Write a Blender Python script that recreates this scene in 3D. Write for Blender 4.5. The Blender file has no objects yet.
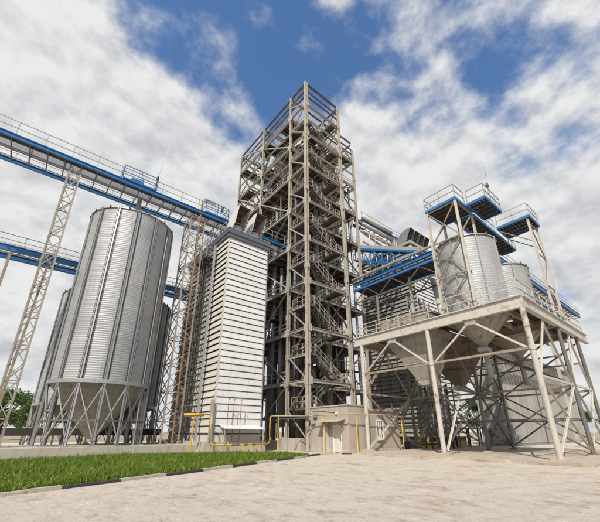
import bpy, bmesh, math, random
from mathutils import Vector, Matrix
R = math.radians
random.seed(7)
S = bpy.context.scene
COL = S.collection

# ------------------------------------------------------------------ camera
cam = bpy.data.cameras.new('camera'); camo = bpy.data.objects.new('camera', cam); COL.objects.link(camo)
cam.sensor_width = 36; cam.lens = 20.16; cam.shift_y = 40/600; cam.clip_end = 5000; cam.clip_start = .1
camo.location = (0, 0, 1.7); camo.rotation_euler = (R(90+21.3), 0, R(50.7-90))
S.camera = camo
# ------------------------------------------------------------------ sky, sun, exposure
SUN = Vector((-.56, -.40, .725)).normalized()
W = bpy.data.worlds.new('World'); S.world = W; W.use_nodes = True
nt = W.node_tree; nt.nodes.clear()
def wn(t, **k):
    n = nt.nodes.new(t)
    for a, b in k.items(): setattr(n, a, b)
    return n
L_ = nt.links.new
def wmath(op, a, b=None):
    n = wn('ShaderNodeMath', operation=op)
    for i, v in enumerate((a, b)):
        if v is None: continue
        if isinstance(v, (int, float)): n.inputs[i].default_value = v
        else: L_(v, n.inputs[i])
    return n.outputs[0]
sky = wn('ShaderNodeTexSky', sky_type='NISHITA', sun_disc=False)
sky.sun_elevation = math.asin(SUN.z); sky.sun_rotation = math.atan2(SUN.x, SUN.y); sky.air_density = 1.0; sky.dust_density = .3; sky.ozone_density = 3.0
tc = wn('ShaderNodeTexCoord'); sep = wn('ShaderNodeSeparateXYZ'); L_(tc.outputs['Generated'], sep.inputs[0])
mp = wn('ShaderNodeMapping'); mp.inputs['Location'].default_value = (3.1, 1.75, 0.4); mp.inputs['Scale'].default_value = (1, 1, 1.45); L_(tc.outputs['Generated'], mp.inputs[0])
def wnoise(scale, detail, rough, dist=0.0, off=None):
    n = wn('ShaderNodeTexNoise'); n.inputs['Scale'].default_value = scale; n.inputs['Detail'].default_value = detail
    n.inputs['Roughness'].default_value = rough; n.inputs['Distortion'].default_value = dist
    if off:
        m2 = wn('ShaderNodeMapping'); m2.inputs['Location'].default_value = off; L_(mp.outputs[0], m2.inputs[0]); L_(m2.outputs[0], n.inputs['Vector'])
    else: L_(mp.outputs[0], n.inputs['Vector'])
    return n.outputs['Fac']
big = wnoise(3.0, 2, .5); fine = wnoise(6.5, 13, .57, .08)
fine2 = wnoise(6.5, 13, .57, .08, tuple(SUN*.035))
dens = wmath('ADD', wmath('MULTIPLY', big, .55), wmath('MULTIPLY', fine, .6))
cover = wn('ShaderNodeMapRange'); L_(sep.outputs[2], cover.inputs[0])
cover.inputs[1].default_value = .60; cover.inputs[2].default_value = .82; cover.inputs[3].default_value = .19; cover.inputs[4].default_value = -.06
dens = wmath('ADD', dens, cover.outputs[0])
ramp = wn('ShaderNodeMapRange', interpolation_type='SMOOTHSTEP'); L_(dens, ramp.inputs[0])
ramp.inputs[1].default_value = .475; ramp.inputs[2].default_value = .67
shade = wnoise(3.4, 8, .58, .1, (5.3, 2.2, 1.0))
cr = wn('ShaderNodeValToRGB'); L_(wmath('ADD', wmath('MULTIPLY', shade, .34), wmath('ADD', wmath('MULTIPLY', wmath('SUBTRACT', fine, fine2), 1.0), .37)), cr.inputs[0])
cr.color_ramp.elements[0].position = .36; cr.color_ramp.elements[0].color = (7.2, 7.4, 7.9, 1)
cr.color_ramp.elements[1].position = .62; cr.color_ramp.elements[1].color = (11.2, 11.2, 11.2, 1)
hs = wn('ShaderNodeHueSaturation'); hs.inputs['Saturation'].default_value = 1.12; hs.inputs['Value'].default_value = 2.5; L_(sky.outputs[0], hs.inputs['Color'])
mx = wn('ShaderNodeMixRGB'); L_(ramp.outputs[0], mx.inputs[0]); L_(hs.outputs[0], mx.inputs[1]); L_(cr.outputs[0], mx.inputs[2])
bg = wn('ShaderNodeBackground'); bg.inputs['Strength'].default_value = .074; L_(mx.outputs[0], bg.inputs['Color'])
wo = wn('ShaderNodeOutputWorld'); L_(bg.outputs[0], wo.inputs['Surface'])
sl = bpy.data.lights.new('sun', 'SUN'); sl.energy = 5.0; sl.angle = R(.5); sl.color = (1, .93, .82)
so = bpy.data.objects.new('sun', sl); COL.objects.link(so); so.rotation_euler = SUN.to_track_quat('Z', 'Y').to_euler(); so.location = (0, 0, 80)
S.view_settings.view_transform = 'Standard'; S.view_settings.look = 'None'; S.view_settings.exposure = 0.0; S.view_settings.gamma = 1
S.render.engine = 'CYCLES'

# ------------------------------------------------------------------ materials
def M_new(name):
    m = bpy.data.materials.new(name); m.use_nodes = True
    return m, m.node_tree, m.node_tree.nodes['Principled BSDF']
def nnode(t, ty, **k):
    n = t.nodes.new(ty)
    for a, b in k.items(): setattr(n, a, b)
    return n
def noise(t, scale, detail=4, rough=.55, vec=None, dist=0.0):
    n = nnode(t, 'ShaderNodeTexNoise'); n.inputs['Scale'].default_value = scale; n.inputs['Detail'].default_value = detail
    n.inputs['Roughness'].default_value = rough; n.inputs['Distortion'].default_value = dist
    if vec is not None: t.links.new(vec, n.inputs['Vector'])
    return n.outputs['Fac']
def mapr(t, v, a, b, c=0.0, d=1.0):
    n = nnode(t, 'ShaderNodeMapRange'); t.links.new(v, n.inputs[0])
    for i, x in enumerate((a, b, c, d)): n.inputs[i+1].default_value = x
    return n.outputs[0]
def mixc(t, fac, a, b, mode='MIX'):
    n = nnode(t, 'ShaderNodeMixRGB', blend_type=mode)
    for i, v in enumerate((fac, a, b)):
        if isinstance(v, (int, float)): n.inputs[i].default_value = v
        elif isinstance(v, tuple): n.inputs[i].default_value = (*v, 1)
        else: t.links.new(v, n.inputs[i])
    return n.outputs[0]
def mth(t, op, a, b=None):
    n = nnode(t, 'ShaderNodeMath', operation=op)
    for i, v in enumerate((a, b)):
        if v is None: continue
        if isinstance(v, (int, float)): n.inputs[i].default_value = v
        else: t.links.new(v, n.inputs[i])
    return n.outputs[0]
def wpos(t, scale=(1, 1, 1)):
    g = nnode(t, 'ShaderNodeNewGeometry'); m = nnode(t, 'ShaderNodeMapping'); m.inputs['Scale'].default_value = scale
    t.links.new(g.outputs['Position'], m.inputs[0]); return m.outputs[0]
def bump(t, bs, h, s=.3, d=.02):
    b = nnode(t, 'ShaderNodeBump'); b.inputs['Strength'].default_value = s; b.inputs['Distance'].default_value = d
    t.links.new(h, b.inputs['Height']); t.links.new(b.outputs[0], bs.inputs['Normal'])
def paint(name, c1, c2, dirt, rough=.5, metal=0.0, amount=.5, streak=True, rust=0.0):
    """paint with tone variation, vertical dirt streaks and optional rust blotches"""
    m, t, b = M_new(name)
    p = wpos(t); col = mixc(t, noise(t, .9, 5, .6, p), c1, c2)
    oi = nnode(t, 'ShaderNodeObjectInfo')
    col = mixc(t, mapr(t, oi.outputs['Random'], 0, 1, 0, .35), col, tuple(x*.72 for x in c2))
    if streak:
        s = noise(t, 2.2, 5, .65, wpos(t, (2.2, 2.2, .16)))
        col = mixc(t, mapr(t, s, .5, .78, 0, amount), col, dirt)
    if rust:
        rn = noise(t, 1.7, 7, .72, p, .6)
        col = mixc(t, mapr(t, rn, .60-.1*rust, .68, 0, .9), col, (.17, .07, .028))
    t.links.new(col, b.inputs['Base Color']); b.inputs['Metallic'].default_value = metal
    t.links.new(mapr(t, noise(t, 6, 4, .6, p), .3, .7, rough-.1, min(1, rough+.15)), b.inputs['Roughness'])
    return m
MT = {}
MT['cream'] = paint('cream_steel_paint', (.57, .54, .49), (.45, .425, .38), (.20, .155, .115), .5, .0, .5, True, .35)
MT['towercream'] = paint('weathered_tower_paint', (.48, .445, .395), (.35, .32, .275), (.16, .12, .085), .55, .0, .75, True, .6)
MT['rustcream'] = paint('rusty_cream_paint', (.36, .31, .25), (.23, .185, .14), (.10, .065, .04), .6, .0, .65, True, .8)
MT['orange'] = paint('rusty_orange_paint', (.34, .185, .09), (.24, .125, .06), (.12, .06, .03), .7, 0, .5, True, 1.0)
MT['blue'] = paint('blue_steel_paint', (.025, .175, .44), (.018, .135, .36), (.04, .06, .10), .40, .0, .4, True, .0)
MT['rail'] = paint('galvanised_rail', (.46, .455, .435), (.33, .32, .30), (.18, .14, .1), .5, .2, .5)
MT['darkrail'] = paint('dark_steel_rail', (.10, .11, .13), (.06, .065, .075), (.05, .04, .03), .5, .2, .4)
MT['mast'] = paint('weathered_mast_steel', (.40, .37, .33), (.29, .26, .22), (.15, .10, .06), .55, .2, .6, True, .6)
MT['steel'] = paint('weathered_grey_steel', (.20, .195, .19), (.125, .12, .115), (.07, .05, .035), .55, .35, .6, True, .4)
MT['grate'] = paint('dark_grating', (.085, .08, .075), (.055, .05, .048), (.03, .025, .02), .7, .3, .5)
MT['duct'] = paint('grey_duct', (.33, .35, .38), (.24, .25, .27), (.12, .10, .08), .45, .35, .5)
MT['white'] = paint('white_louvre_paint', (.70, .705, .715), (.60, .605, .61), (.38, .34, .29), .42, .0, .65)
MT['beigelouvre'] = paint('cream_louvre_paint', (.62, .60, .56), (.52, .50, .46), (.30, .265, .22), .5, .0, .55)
MT['shadedlouvre'] = paint('shaded_louvre_paint', (.34, .325, .305), (.26, .245, .23), (.14, .11, .09), .55, .1, .6)  # darker louvre paint; the rear dryer's left face has its shade painted in
MT['greycap'] = paint('slate_grey_flashing', (.13, .15, .19), (.09, .10, .13), (.05, .05, .05), .4, .2, .3)
MT['dark'] = paint('dark_interior', (.05, .045, .04), (.03, .028, .025), (.02, .02, .02), .8, 0, .3)
MT['brown'] = paint('brown_cowl_lining', (.13, .09, .06), (.085, .058, .04), (.04, .03, .02), .7, .1, .5)
MT['yellow'] = paint('yellow_gas_paint', (.70, .46, .035), (.58, .36, .03), (.30, .18, .03), .5, 0, .5)
MT['tan'] = paint('faded_tan_pipe', (.52, .41, .25), (.44, .33, .19), (.2, .13, .07), .55, 0, .5)
MT['hopper'] = paint('dusty_hopper_steel', (.42, .395, .35), (.32, .30, .265), (.15, .105, .07), .55, .25, .6, True, .5)
MT['hopperdark'] = paint('shaded_hopper_steel', (.21, .165, .13), (.145, .11, .085), (.06, .04, .025), .65, .2, .6, True, .5)  # hopper steel darkened to brown; shade under the platform put into its colour
MT['door'] = paint('pale_door_paint', (.62, .60, .56), (.52, .50, .46), (.3, .27, .22), .5, 0, .4)
MT['pvc'] = paint('white_window_frame', (.80, .79, .76), (.72, .70, .66), (.45, .42, .36), .4, 0, .3)
MT['black'] = paint('black_kerb_paint', (.03, .03, .032), (.05, .05, .05), (.12, .11, .09), .8, 0, .6)
MT['kwhite'] = paint('worn_white_kerb_paint', (.55, .51, .45), (.40, .36, .30), (.18, .15, .11), .85, 0, .9)
MT['bark'] = paint('bark', (.10, .07, .05), (.07, .05, .035), (.03, .02, .02), .9, 0, .4)
MT['wood'] = paint('orange_timber', (.42, .24, .10), (.33, .17, .07), (.15, .08, .04), .7, 0, .5)
MT['red'] = paint('red_beacon', (.45, .03, .02), (.4, .02, .02), (.2, .02, .02), .3, 0, .1)

def plaster(name, c1, c2, stain, sc=1.0):
    m, t, b = M_new(name); p = wpos(t)
    col = mixc(t, noise(t, 1.3*sc, 6, .62, p), c1, c2)
    s = noise(t, 1.6, 6, .65, wpos(t, (1.6, 1.6, .22)))
    col = mixc(t, mapr(t, s, .48, .75, 0, .75), col, stain)
    col = mixc(t, mapr(t, noise(t, 14, 3, .6, p), .55, .8, 0, .25), col, stain)
    t.links.new(col, b.inputs['Base Color']); b.inputs['Roughness'].default_value = .9
    bump(t, b, noise(t, 24, 5, .65, p), .35, .02)
    return m
MT['plaster'] = plaster('stained_beige_render', (.43, .385, .325), (.35, .31, .26), (.23, .19, .15))
MT['concrete'] = plaster('rough_concrete', (.48, .44, .38), (.38, .345, .29), (.20, .155, .11))

def galv(name, sheet_w, sheet_h, tint=1.0):
    """galvanised sheet: each sheet of the wall has its own zinc tone, dirt runs down it"""
    m, t, b = M_new(name)
    tcn = nnode(t, 'ShaderNodeTexCoord'); sp = nnode(t, 'ShaderNodeSeparateXYZ'); t.links.new(tcn.outputs['Object'], sp.inputs[0])
    ang = mth(t, 'ARCTAN2', sp.outputs[1], sp.outputs[0])
    ci = mth(t, 'FLOOR', mth(t, 'MULTIPLY', ang, sheet_w)); ri = mth(t, 'FLOOR', mth(t, 'DIVIDE', sp.outputs[2], sheet_h))
    cb = nnode(t, 'ShaderNodeCombineXYZ'); t.links.new(ci, cb.inputs[0]); t.links.new(ri, cb.inputs[1])
    w = nnode(t, 'ShaderNodeTexWhiteNoise', noise_dimensions='2D'); t.links.new(cb.outputs[0], w.inputs['Vector'])
    p = wpos(t)
    col = mixc(t, w.outputs['Value'], (.325*tint, .34*tint, .36*tint), (.42*tint, .43*tint, .445*tint))
    col = mixc(t, mapr(t, noise(t, .8, 6, .65, p), .4, .72, 0, .5), col, (.25*tint, .255*tint, .26*tint))
    col = mixc(t, mapr(t, noise(t, 2.0, 6, .7, wpos(t, (2.4, 2.4, .12))), .5, .78, 0, .7), col, (.24, .21, .17))
    col = mixc(t, mapr(t, noise(t, .55, 5, .6, wpos(t, (1, 1, .35))), .56, .7, 0, .45), col, (.30, .27, .22))
    fr = mth(t, 'FRACT', mth(t, 'DIVIDE', sp.outputs[2], sheet_h))
    col = mixc(t, mapr(t, fr, .0, .022, .55, 0), col, (.16, .15, .14))
    t.links.new(col, b.inputs['Base Color']); b.inputs['Metallic'].default_value = .35
    t.links.new(mapr(t, noise(t, 3, 5, .6, p), .3, .7, .5, .68), b.inputs['Roughness'])
    return m
MT['galv'] = galv('galvanised_sheet', 1.11, 1.16)
MT['galv_small'] = galv('galvanised_sheet_small', 1.6, 1.1, 1.05)
MT['galvpost'] = paint('galvanised_post', (.46, .47, .49), (.36, .37, .39), (.2, .17, .13), .42, .5, .6)

def ground_mat(name, c1, c2, c3, joints=True):
    m, t, b = M_new(name); p = wpos(t)
    col = mixc(t, noise(t, .35, 7, .62, p), c1, c2)
    col = mixc(t, mapr(t, noise(t, .75, 10, .76, wpos(t, (1, .6, 1)), .5), .53, .66, 0, .8), col, c3)
    col = mixc(t, mapr(t, noise(t, 5, 6, .7, p), .56, .72, 0, .55), col, tuple(x*.75 for x in c2))
    col = mixc(t, mapr(t, noise(t, 2.1, 8, .7, wpos(t, (1.3, .8, 1)), .3), .57, .65, 0, .6), col, tuple(min(1, x*1.28) for x in c1))
    col = mixc(t, mapr(t, noise(t, 26, 4, .7, p), .5, .72, 0, .75), col, tuple(x*.6 for x in c2))
    col = mixc(t, mapr(t, noise(t, 2.6, 10, .76, wpos(t, (1.0, .6, 1)), .2), .51, .68, 0, .65), col, tuple(x*.8 for x in c3))
    if joints:
        v = nnode(t, 'ShaderNodeTexVoronoi', feature='DISTANCE_TO_EDGE'); v.inputs['Scale'].default_value = .22
        ad = nnode(t, 'ShaderNodeVectorMath', operation='ADD'); t.links.new(p, ad.inputs[0])
        nn = nnode(t, 'ShaderNodeTexNoise'); nn.inputs['Scale'].default_value = 1.2; nn.inputs['Detail'].default_value = 5; t.links.new(p, nn.inputs['Vector'])
        t.links.new(nn.outputs['Color'], ad.inputs[1]); t.links.new(ad.outputs[0], v.inputs['Vector'])
        col = mixc(t, mapr(t, v.outputs['Distance'], .0, .006, .22, 0), col, (.12, .085, .055))
    t.links.new(col, b.inputs['Base Color']); b.inputs['Roughness'].default_value = .92
    bump(t, b, noise(t, 12, 9, .75, p), .9, .06)
    return m
MT['yard'] = ground_mat('dusty_concrete_yard', (.62, .56, .48), (.52, .455, .38), (.29, .20, .135))
MT['apron'] = ground_mat('pale_concrete_apron', (.54, .475, .40), (.43, .365, .295), (.29, .215, .15), False)
MT['earth'] = ground_mat('dry_earth', (.36, .31, .24), (.28, .24, .17), (.16, .15, .07), False)
MT['soil'] = ground_mat('soil', (.10, .085, .04), (.07, .08, .03), (.05, .07, .02), False)
def leafmat(name, a, b_, tr=.25):
    m, t, b = M_new(name); oi = nnode(t, 'ShaderNodeNewGeometry')
    col = mixc(t, oi.outputs['Random Per Island'], a, b_)
    col = mixc(t, mapr(t, oi.outputs['Random Per Island'], .90, .92, 0, .7), col, (b_[0]*2.0, b_[1]*1.15, b_[2]*2))
    col = mixc(t, mapr(t, noise(t, 1.1, 4, .6, wpos(t)), .4, .7, 0, .6), col, tuple(x*.7 for x in b_))
    col = mixc(t, mapr(t, noise(t, .5, 5, .65, wpos(t)), .52, .68, 0, .55), col, (b_[0]*1.35, b_[1]*1.0, b_[2]*1.5))
    t.links.new(col, b.inputs['Base Color']); b.inputs['Roughness'].default_value = .55
    d = nnode(t, 'ShaderNodeBsdfTranslucent'); t.links.new(col, d.inputs['Color']); mxs = nnode(t, 'ShaderNodeMixShader'); mxs.inputs[0].default_value = tr
    out = t.nodes['Material Output']; t.links.new(b.outputs[0], mxs.inputs[1]); t.links.new(d.outputs[0], mxs.inputs[2]); t.links.new(mxs.outputs[0], out.inputs['Surface'])
    return m
MT['grass'] = leafmat('grass_blades', (.085, .165, .012), (.165, .245, .02), .3)
MT['leaf'] = leafmat('tree_leaves', (.05, .11, .02), (.10, .17, .03))
m, t, b = M_new('window_glass'); b.inputs['Base Color'].default_value = (.02, .022, .025, 1); b.inputs['Roughness'].default_value = .08; MT['glass'] = m

# ------------------------------------------------------------------ mesh builder
class MB:
    def __init__(s): s.v = []; s.f = []; s.smooth = False
    def add(s, vs, fs):
        o = len(s.v); s.v += [tuple(q) for q in vs]; s.f += [tuple(i+o for i in q) for q in fs]; return s
    BF = ((0,3,2,1),(4,5,6,7),(0,1,5,4),(1,2,6,5),(2,3,7,6),(3,0,4,7))
    def box(s, x0, x1, y0, y1, z0, z1):
        return s.add([(x0,y0,z0),(x1,y0,z0),(x1,y1,z0),(x0,y1,z0),(x0,y0,z1),(x1,y0,z1),(x1,y1,z1),(x0,y1,z1)], MB.BF)
    def frame(s, a, b, up=None):
        a = Vector(a); b = Vector(b); d = (b-a).normalized()
        u = Vector(up) if up else (Vector((0,0,1)) if abs(d.z) < .95 else Vector((0,1,0)))
        sd = d.cross(u).normalized(); u = sd.cross(d).normalized(); return a, b, d, sd, u
    def bar(s, a, b, w, h=None, up=None, ou=0, osd=0):
        h = h or w; a, b, d, sd, u = s.frame(a, b, up); vs = []
        for p in (a, b):
            for i, j in ((-1,-1),(1,-1),(1,1),(-1,1)): vs.append(p+sd*(i*w/2+osd)+u*(j*h/2+ou))
        return s.add(vs, MB.BF)
    def ibeam(s, a, b, w, h, t=.03, up=None):
        s.bar(a, b, w, t*1.3, up, ou=h/2-t*.65); s.bar(a, b, w, t*1.3, up, ou=-h/2+t*.65); return s.bar(a, b, t, h-2.6*t, up)
    def tube(s, a, b, r, n=8, r2=None, cap=True):
        r2 = r if r2 is None else r2; a, b, d, sd, u = s.frame(a, b); vs = []
        for p, q in ((a, r), (b, r2)):
            for k in range(n): an = 2*math.pi*k/n; vs.append(p+sd*math.cos(an)*q+u*math.sin(an)*q)
        fs = [(k, (k+1) % n, n+(k+1) % n, n+k) for k in range(n)]
        if cap: fs += [tuple(range(n-1, -1, -1)), tuple(range(n, 2*n))]
        return s.add(vs, fs)
    def path(s, pts, r, n=6):
        for a, b in zip(pts, pts[1:]): s.tube(a, b, r, n)
        return s
    def lathe(s, c, prof, n=48, a0=0, cap=False):
        o = len(s.v); cx, cy = c
        for r, z in prof:
            for k in range(n): an = a0+2*math.pi*k/n; s.v.append((cx+r*math.cos(an), cy+r*math.sin(an), z))
        for i in range(len(prof)-1):
            for k in range(n): s.f.append((o+i*n+k, o+i*n+(k+1) % n, o+(i+1)*n+(k+1) % n, o+(i+1)*n+k))
        return s
    def prism(s, poly, axis, a, b):
        """poly: 2D points in the two other axes; extruded along axis from a to b"""
        n = len(poly); vs = []
        for q in (a, b):
            for p in poly: vs.append({'x': (q, p[0], p[1]), 'y': (p[0], q, p[1]), 'z': (p[0], p[1], q)}[axis])
        fs = [(k, (k+1) % n, n+(k+1) % n, n+k) for k in range(n)]+[tuple(range(n-1, -1, -1)), tuple(range(n, 2*n))]
        return s.add(vs, fs)
    def rail(s, pts, h=1.1, sp=1.5, r=.028, mids=(.55,), kick=0):
        for si, (a, b) in enumerate(zip(pts, pts[1:])):
            a = Vector(a); b = Vector(b); n = max(1, round((b-a).length/sp)); d0 = (b-a).normalized()
            if si: a0_ = a; a = a+d0*r*1.02
            for k in range(1 if si else 0, n+1):
                p = a+(b-a)*k/n; s.bar(p, p+Vector((0,0,h)), r*2, r*2)
            for m in (1,)+tuple(mids): s.bar(a+Vector((0,0,h*m)), b+Vector((0,0,h*m)), r*2, r*2)
            if kick: s.bar(a+Vector((0,0,kick/2)), b+Vector((0,0,kick/2)), .02, kick)
        return s
    def build(s, name, mat, parent=None, smooth=False):
        me = bpy.data.meshes.new(name)
        xs = [v[0] for v in s.v]; ys = [v[1] for v in s.v]; zs = [v[2] for v in s.v]
        c = Vector(((min(xs)+max(xs))/2, (min(ys)+max(ys))/2, min(zs)))
        me.from_pydata([(v[0]-c.x, v[1]-c.y, v[2]-c.z) for v in s.v], [], s.f); me.update()
        bm = bmesh.new(); bm.from_mesh(me); bmesh.ops.recalc_face_normals(bm, faces=bm.faces); bm.to_mesh(me); bm.free()
        if smooth:
            me.polygons.foreach_set('use_smooth', [True]*len(me.polygons))
        me.materials.append(MT[mat] if isinstance(mat, str) else mat)
        o = bpy.data.objects.new(name, me); COL.objects.link(o); WP[o] = c
        place(o, parent); return o
WP = {}
def place(o, parent):
    c = WP[o]
    if parent is not None: o.parent = parent; o.location = c-WP[parent]
    else: o.location = c
def thing(name, loc, label, cat, group=None):
    o = bpy.data.objects.new(name, None); o.empty_display_size = .3; COL.objects.link(o); WP[o] = Vector(loc); o.location = loc
    return tag(o, label, cat, group)
def tag(o, label, cat, group=None):
    o['label'] = label; o['category'] = cat
    if group: o['group'] = group
    return o
def struct(o, kind='structure'): o['kind'] = kind; return o
def copy_obj(o, delta, parent):
    c = o.copy(); COL.objects.link(c); WP[c] = WP[o]+Vector(delta); place(c, parent); return c

# ------------------------------------------------------------------ ground
g = MB(); g.add([(-3000,-3000,-.06),(3000,-3000,-.06),(3000,3000,-.06),(-3000,3000,-.06)], [(0,1,2,3)]); struct(g.build('ground', 'earth'))
y = MB(); nx, ny = 60, 50                                   # the yard, very slightly uneven
for j in range(ny+1):
    for i in range(nx+1):
        X = -30+i*2.0; Y = -25+j*2.0
        z = .02*math.sin(X*.7+Y*.3)*math.sin(Y*.5-X*.2)-.01
        y.v.append((X, Y, z))
for j in range(ny):
    for i in range(nx): q = j*(nx+1)+i; y.f.append((q, q+1, q+nx+2, q+nx+1))
struct(y.build('yard', 'yard', smooth=True))
a = MB(); a.prism([(23.0,20.4),(22.2,19.9),(23.8,5.2),(44,5.2),(44,21.0),(30.6,21.0),(30.6,20.4)], 'z', -.05, .16); struct(a.build('apron', 'apron'))
# kerb along the grass, painted in black and white stones
KP = [(-8.0, 11.0), (-1.0, 13.4), (5.56, 15.63), (9.5, 17.2), (13.5, 18.85), (16.6, 20.2), (18.6, 21.25), (20.4, 21.6), (21.8, 21.3), (22.45, 20.75)]
kerb = bpy.data.objects.new('kerb', None); COL.objects.link(kerb); WP[kerb] = Vector((9.5, 17.2, 0)); kerb.location = WP[kerb]; struct(kerb)
kerb['label'] = 'low kerb of black and white painted stones along the grass'
acc = []
for p, q in zip(KP, KP[1:]):
    p = Vector((*p, 0)); q = Vector((*q, 0)); n = max(1, round((q-p).length/1.0))
    acc += [(p+(q-p)*k/n, p+(q-p)*(k+1)/n) for k in range(n)]
for k, (p, q) in enumerate(acc):
    d = (q-p).normalized(); h = .10+random.uniform(-.02, .02)
    kb = MB(); kb.bar(p+d*.012+Vector((0,0,h/2-.03)), q-d*.012+Vector((0,0,h/2-.03)), .19, h+.06)
    kb.build('kerb_stone', 'black' if (k//2) % 2 else 'kwhite', kerb)
# grass bed
GP = [(-9, 11.1)]+[(x-.02, yy+.12) for x, yy in KP[1:7]]+[(18.4, 22.6), (17.6, 25.2), (12.0, 27.2), (12.0, 28.6), (2, 29.5), (-14, 29.5), (-14, 11.1)]
sb = MB(); sb.prism(GP, 'z', -.05, .06); struct(sb.build('grass_bed', 'soil'))
def inside(x, yv, poly):
    c = False; j = len(poly)-1
    for i in range(len(poly)):
        xi, yi = poly[i]; xj, yj = poly[j]
        if (yi > yv) != (yj > yv) and x < (xj-xi)*(yv-yi)/(yj-yi)+xi: c = not c
        j = i
    return c
gr = MB(); cnt = 0
while cnt < 75000:
    x = random.uniform(-4, 18.5); yv = random.uniform(13, 29.4)
    if not inside(x, yv, GP): continue
    cnt += 1; pt = .55+.5*math.sin(x*1.1+1.3*math.sin(yv*.7))*math.sin(yv*1.3+x*.4)
    if random.random() > .55+.5*pt: continue
    h = random.uniform(.08, .25)*(1.7 if random.random() < .06 else 1)*(.75+.5*pt); an = random.uniform(0, 6.28); w = random.uniform(.012, .03)
    lx, ly = random.gauss(0, .1), random.gauss(0, .1); cx, sx = math.cos(an)*w, math.sin(an)*w
    gr.add([(x-cx, yv-sx, .05), (x+cx, yv+sx, .05), (x+cx*.7+lx*.5, yv+sx*.7+ly*.5, .05+h*.6), (x+lx, yv+ly, .05+h)], [(0,1,2,3)])
go = gr.build('grass', 'grass'); struct(go, 'stuff'); go['label'] = 'lush green grass strip in front of the white louvred dryer'

# ------------------------------------------------------------------ big steel tower
TX = (22.56, 29.15, 36.2); TY = (29.7, 37.1, 44.7); SY = 26.27; TOP = 50.0
LV = [6.6+5.57*k for k in range(8)]                          # floors
tower = thing('steel_tower', (29, 36, 0), 'tall open cream steel frame tower with stairs and floors', 'tower')
def column(x, yv, z0, z1, w=.32, mat='towercream'):
    c = MB(); c.ibeam((x, yv, z0), (x, yv, z1), w, w, .045, up=(1, 0, 0))
    z = z0+8.5
    while z < z1-3:
        c.box(x-w*.5-.03, x+w*.5+.03, yv-w*.5-.03, yv+w*.5+.03, z-.28, z+.28); z += 11.1
    c.box(x-w*.8, x+w*.8, yv-w*.8, yv+w*.8, z0, z0+.06)
    return c.build('column', mat, tower)
for x in TX:
    for yv in TY: column(x, yv, .9 if x == TX[0] else .0, TOP-(1.6 if (x, yv) == (TX[2], TY[0]) else 0))
column(TX[0], SY, .0, TOP, .40); column(TX[1], SY, .0, TOP, .37)
def beam(a, b, w=.24, h=.42, mat='towercream', name='beam'):
    if mat == 'towercream' and a[2] > 46: mat = 'steel'  # top beams darkened; their backlit look is put into the material
    return MB().ibeam(a, b, w, h, .03).build(name, mat, tower)
def brace(a, b, w=.15, mat='towercream', name='brace'):
    m = MB(); m.bar(a, b, w, .02, ou=-w/2); m.bar(a, b, .02, w, osd=-w/2); return m.build(name, mat, tower)
for li, z in enumerate(LV+[TOP-.25]):
    tp = z > 49
    for yv in TY:
        for i in range(2): beam((TX[i]+.24, yv, z), (TX[i+1]-.24, yv, z), *((.18, .26) if tp else (.22, .42)))
    for x in TX:
        for i in range(2): beam((x, TY[i]+.24, z), (x, TY[i+1]-.24, z), *((.18, .26) if tp else (.22, .42)))
    beam((TX[0]+.26, SY, z), (TX[1]-.26, SY, z), .2, .36); 
    for x in TX[:2]: beam((x, SY+.26, z), (x, TY[0]-.24, z), .18, .3)
    # half-level members
    zh = z+2.7 if not tp else z-2.5
    if zh < TOP-1:
        beam((TX[0], SY+.26, zh), (TX[0], TY[0]-.24, zh), .16, .28)
        if tp or li >= 5:
            for i in range(2): beam((TX[0], TY[i]+.24, zh), (TX[0], TY[i+1]-.24, zh), .14, .22)
            beam((TX[0]+.26, SY, zh), (TX[1]-.26, SY, zh), .14, .22)
            beam((TX[1]+.24, TY[0], zh), (TX[2]-.24, TY[0], zh), .14, .22)
Z = [.9]+LV+[TOP-.3]
for k in range(len(Z)-1):
    a, b = Z[k]+.25, Z[k+1]-.25; odd = k % 2
    def dg(p, q, mat='towercream', w=.15): brace(p, q, w, mat)
    x = TX[0]-.04
    # left face
    for i in range(2):
        y0, y1 = TY[i]+.25, TY[i+1]-.25
        if (k+i) % 2: dg((x, y0, a), (x, y1, b))
        else: dg((x, y1, a), (x, y0, b))
        if k > 4: 
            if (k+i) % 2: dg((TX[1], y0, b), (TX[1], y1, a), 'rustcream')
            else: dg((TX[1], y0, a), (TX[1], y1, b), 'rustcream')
    # stair bay left side: chevrons between half levels
    zm = (a+b)/2
    dg((x, SY+.25, a), (x, TY[0]-.25, zm)); dg((x, TY[0]-.25, zm), (x, SY+.25, b))
    # front face of main block right bay, and stair bay front upper storeys
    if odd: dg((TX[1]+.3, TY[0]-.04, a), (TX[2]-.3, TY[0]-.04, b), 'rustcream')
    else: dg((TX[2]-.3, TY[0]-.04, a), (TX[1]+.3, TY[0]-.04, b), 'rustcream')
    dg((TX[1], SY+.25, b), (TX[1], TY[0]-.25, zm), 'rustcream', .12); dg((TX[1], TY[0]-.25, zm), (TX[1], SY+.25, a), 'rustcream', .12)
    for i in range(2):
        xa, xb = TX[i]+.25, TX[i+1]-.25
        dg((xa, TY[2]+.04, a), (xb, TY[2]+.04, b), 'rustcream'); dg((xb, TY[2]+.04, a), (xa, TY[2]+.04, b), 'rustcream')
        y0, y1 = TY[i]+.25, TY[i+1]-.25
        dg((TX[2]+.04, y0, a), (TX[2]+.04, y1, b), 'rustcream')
        if k > 3: dg((xa, TY[1], a if (k+i) % 2 else b), (xb, TY[1], b if (k+i) % 2 else a), 'rustcream', .13)
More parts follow.
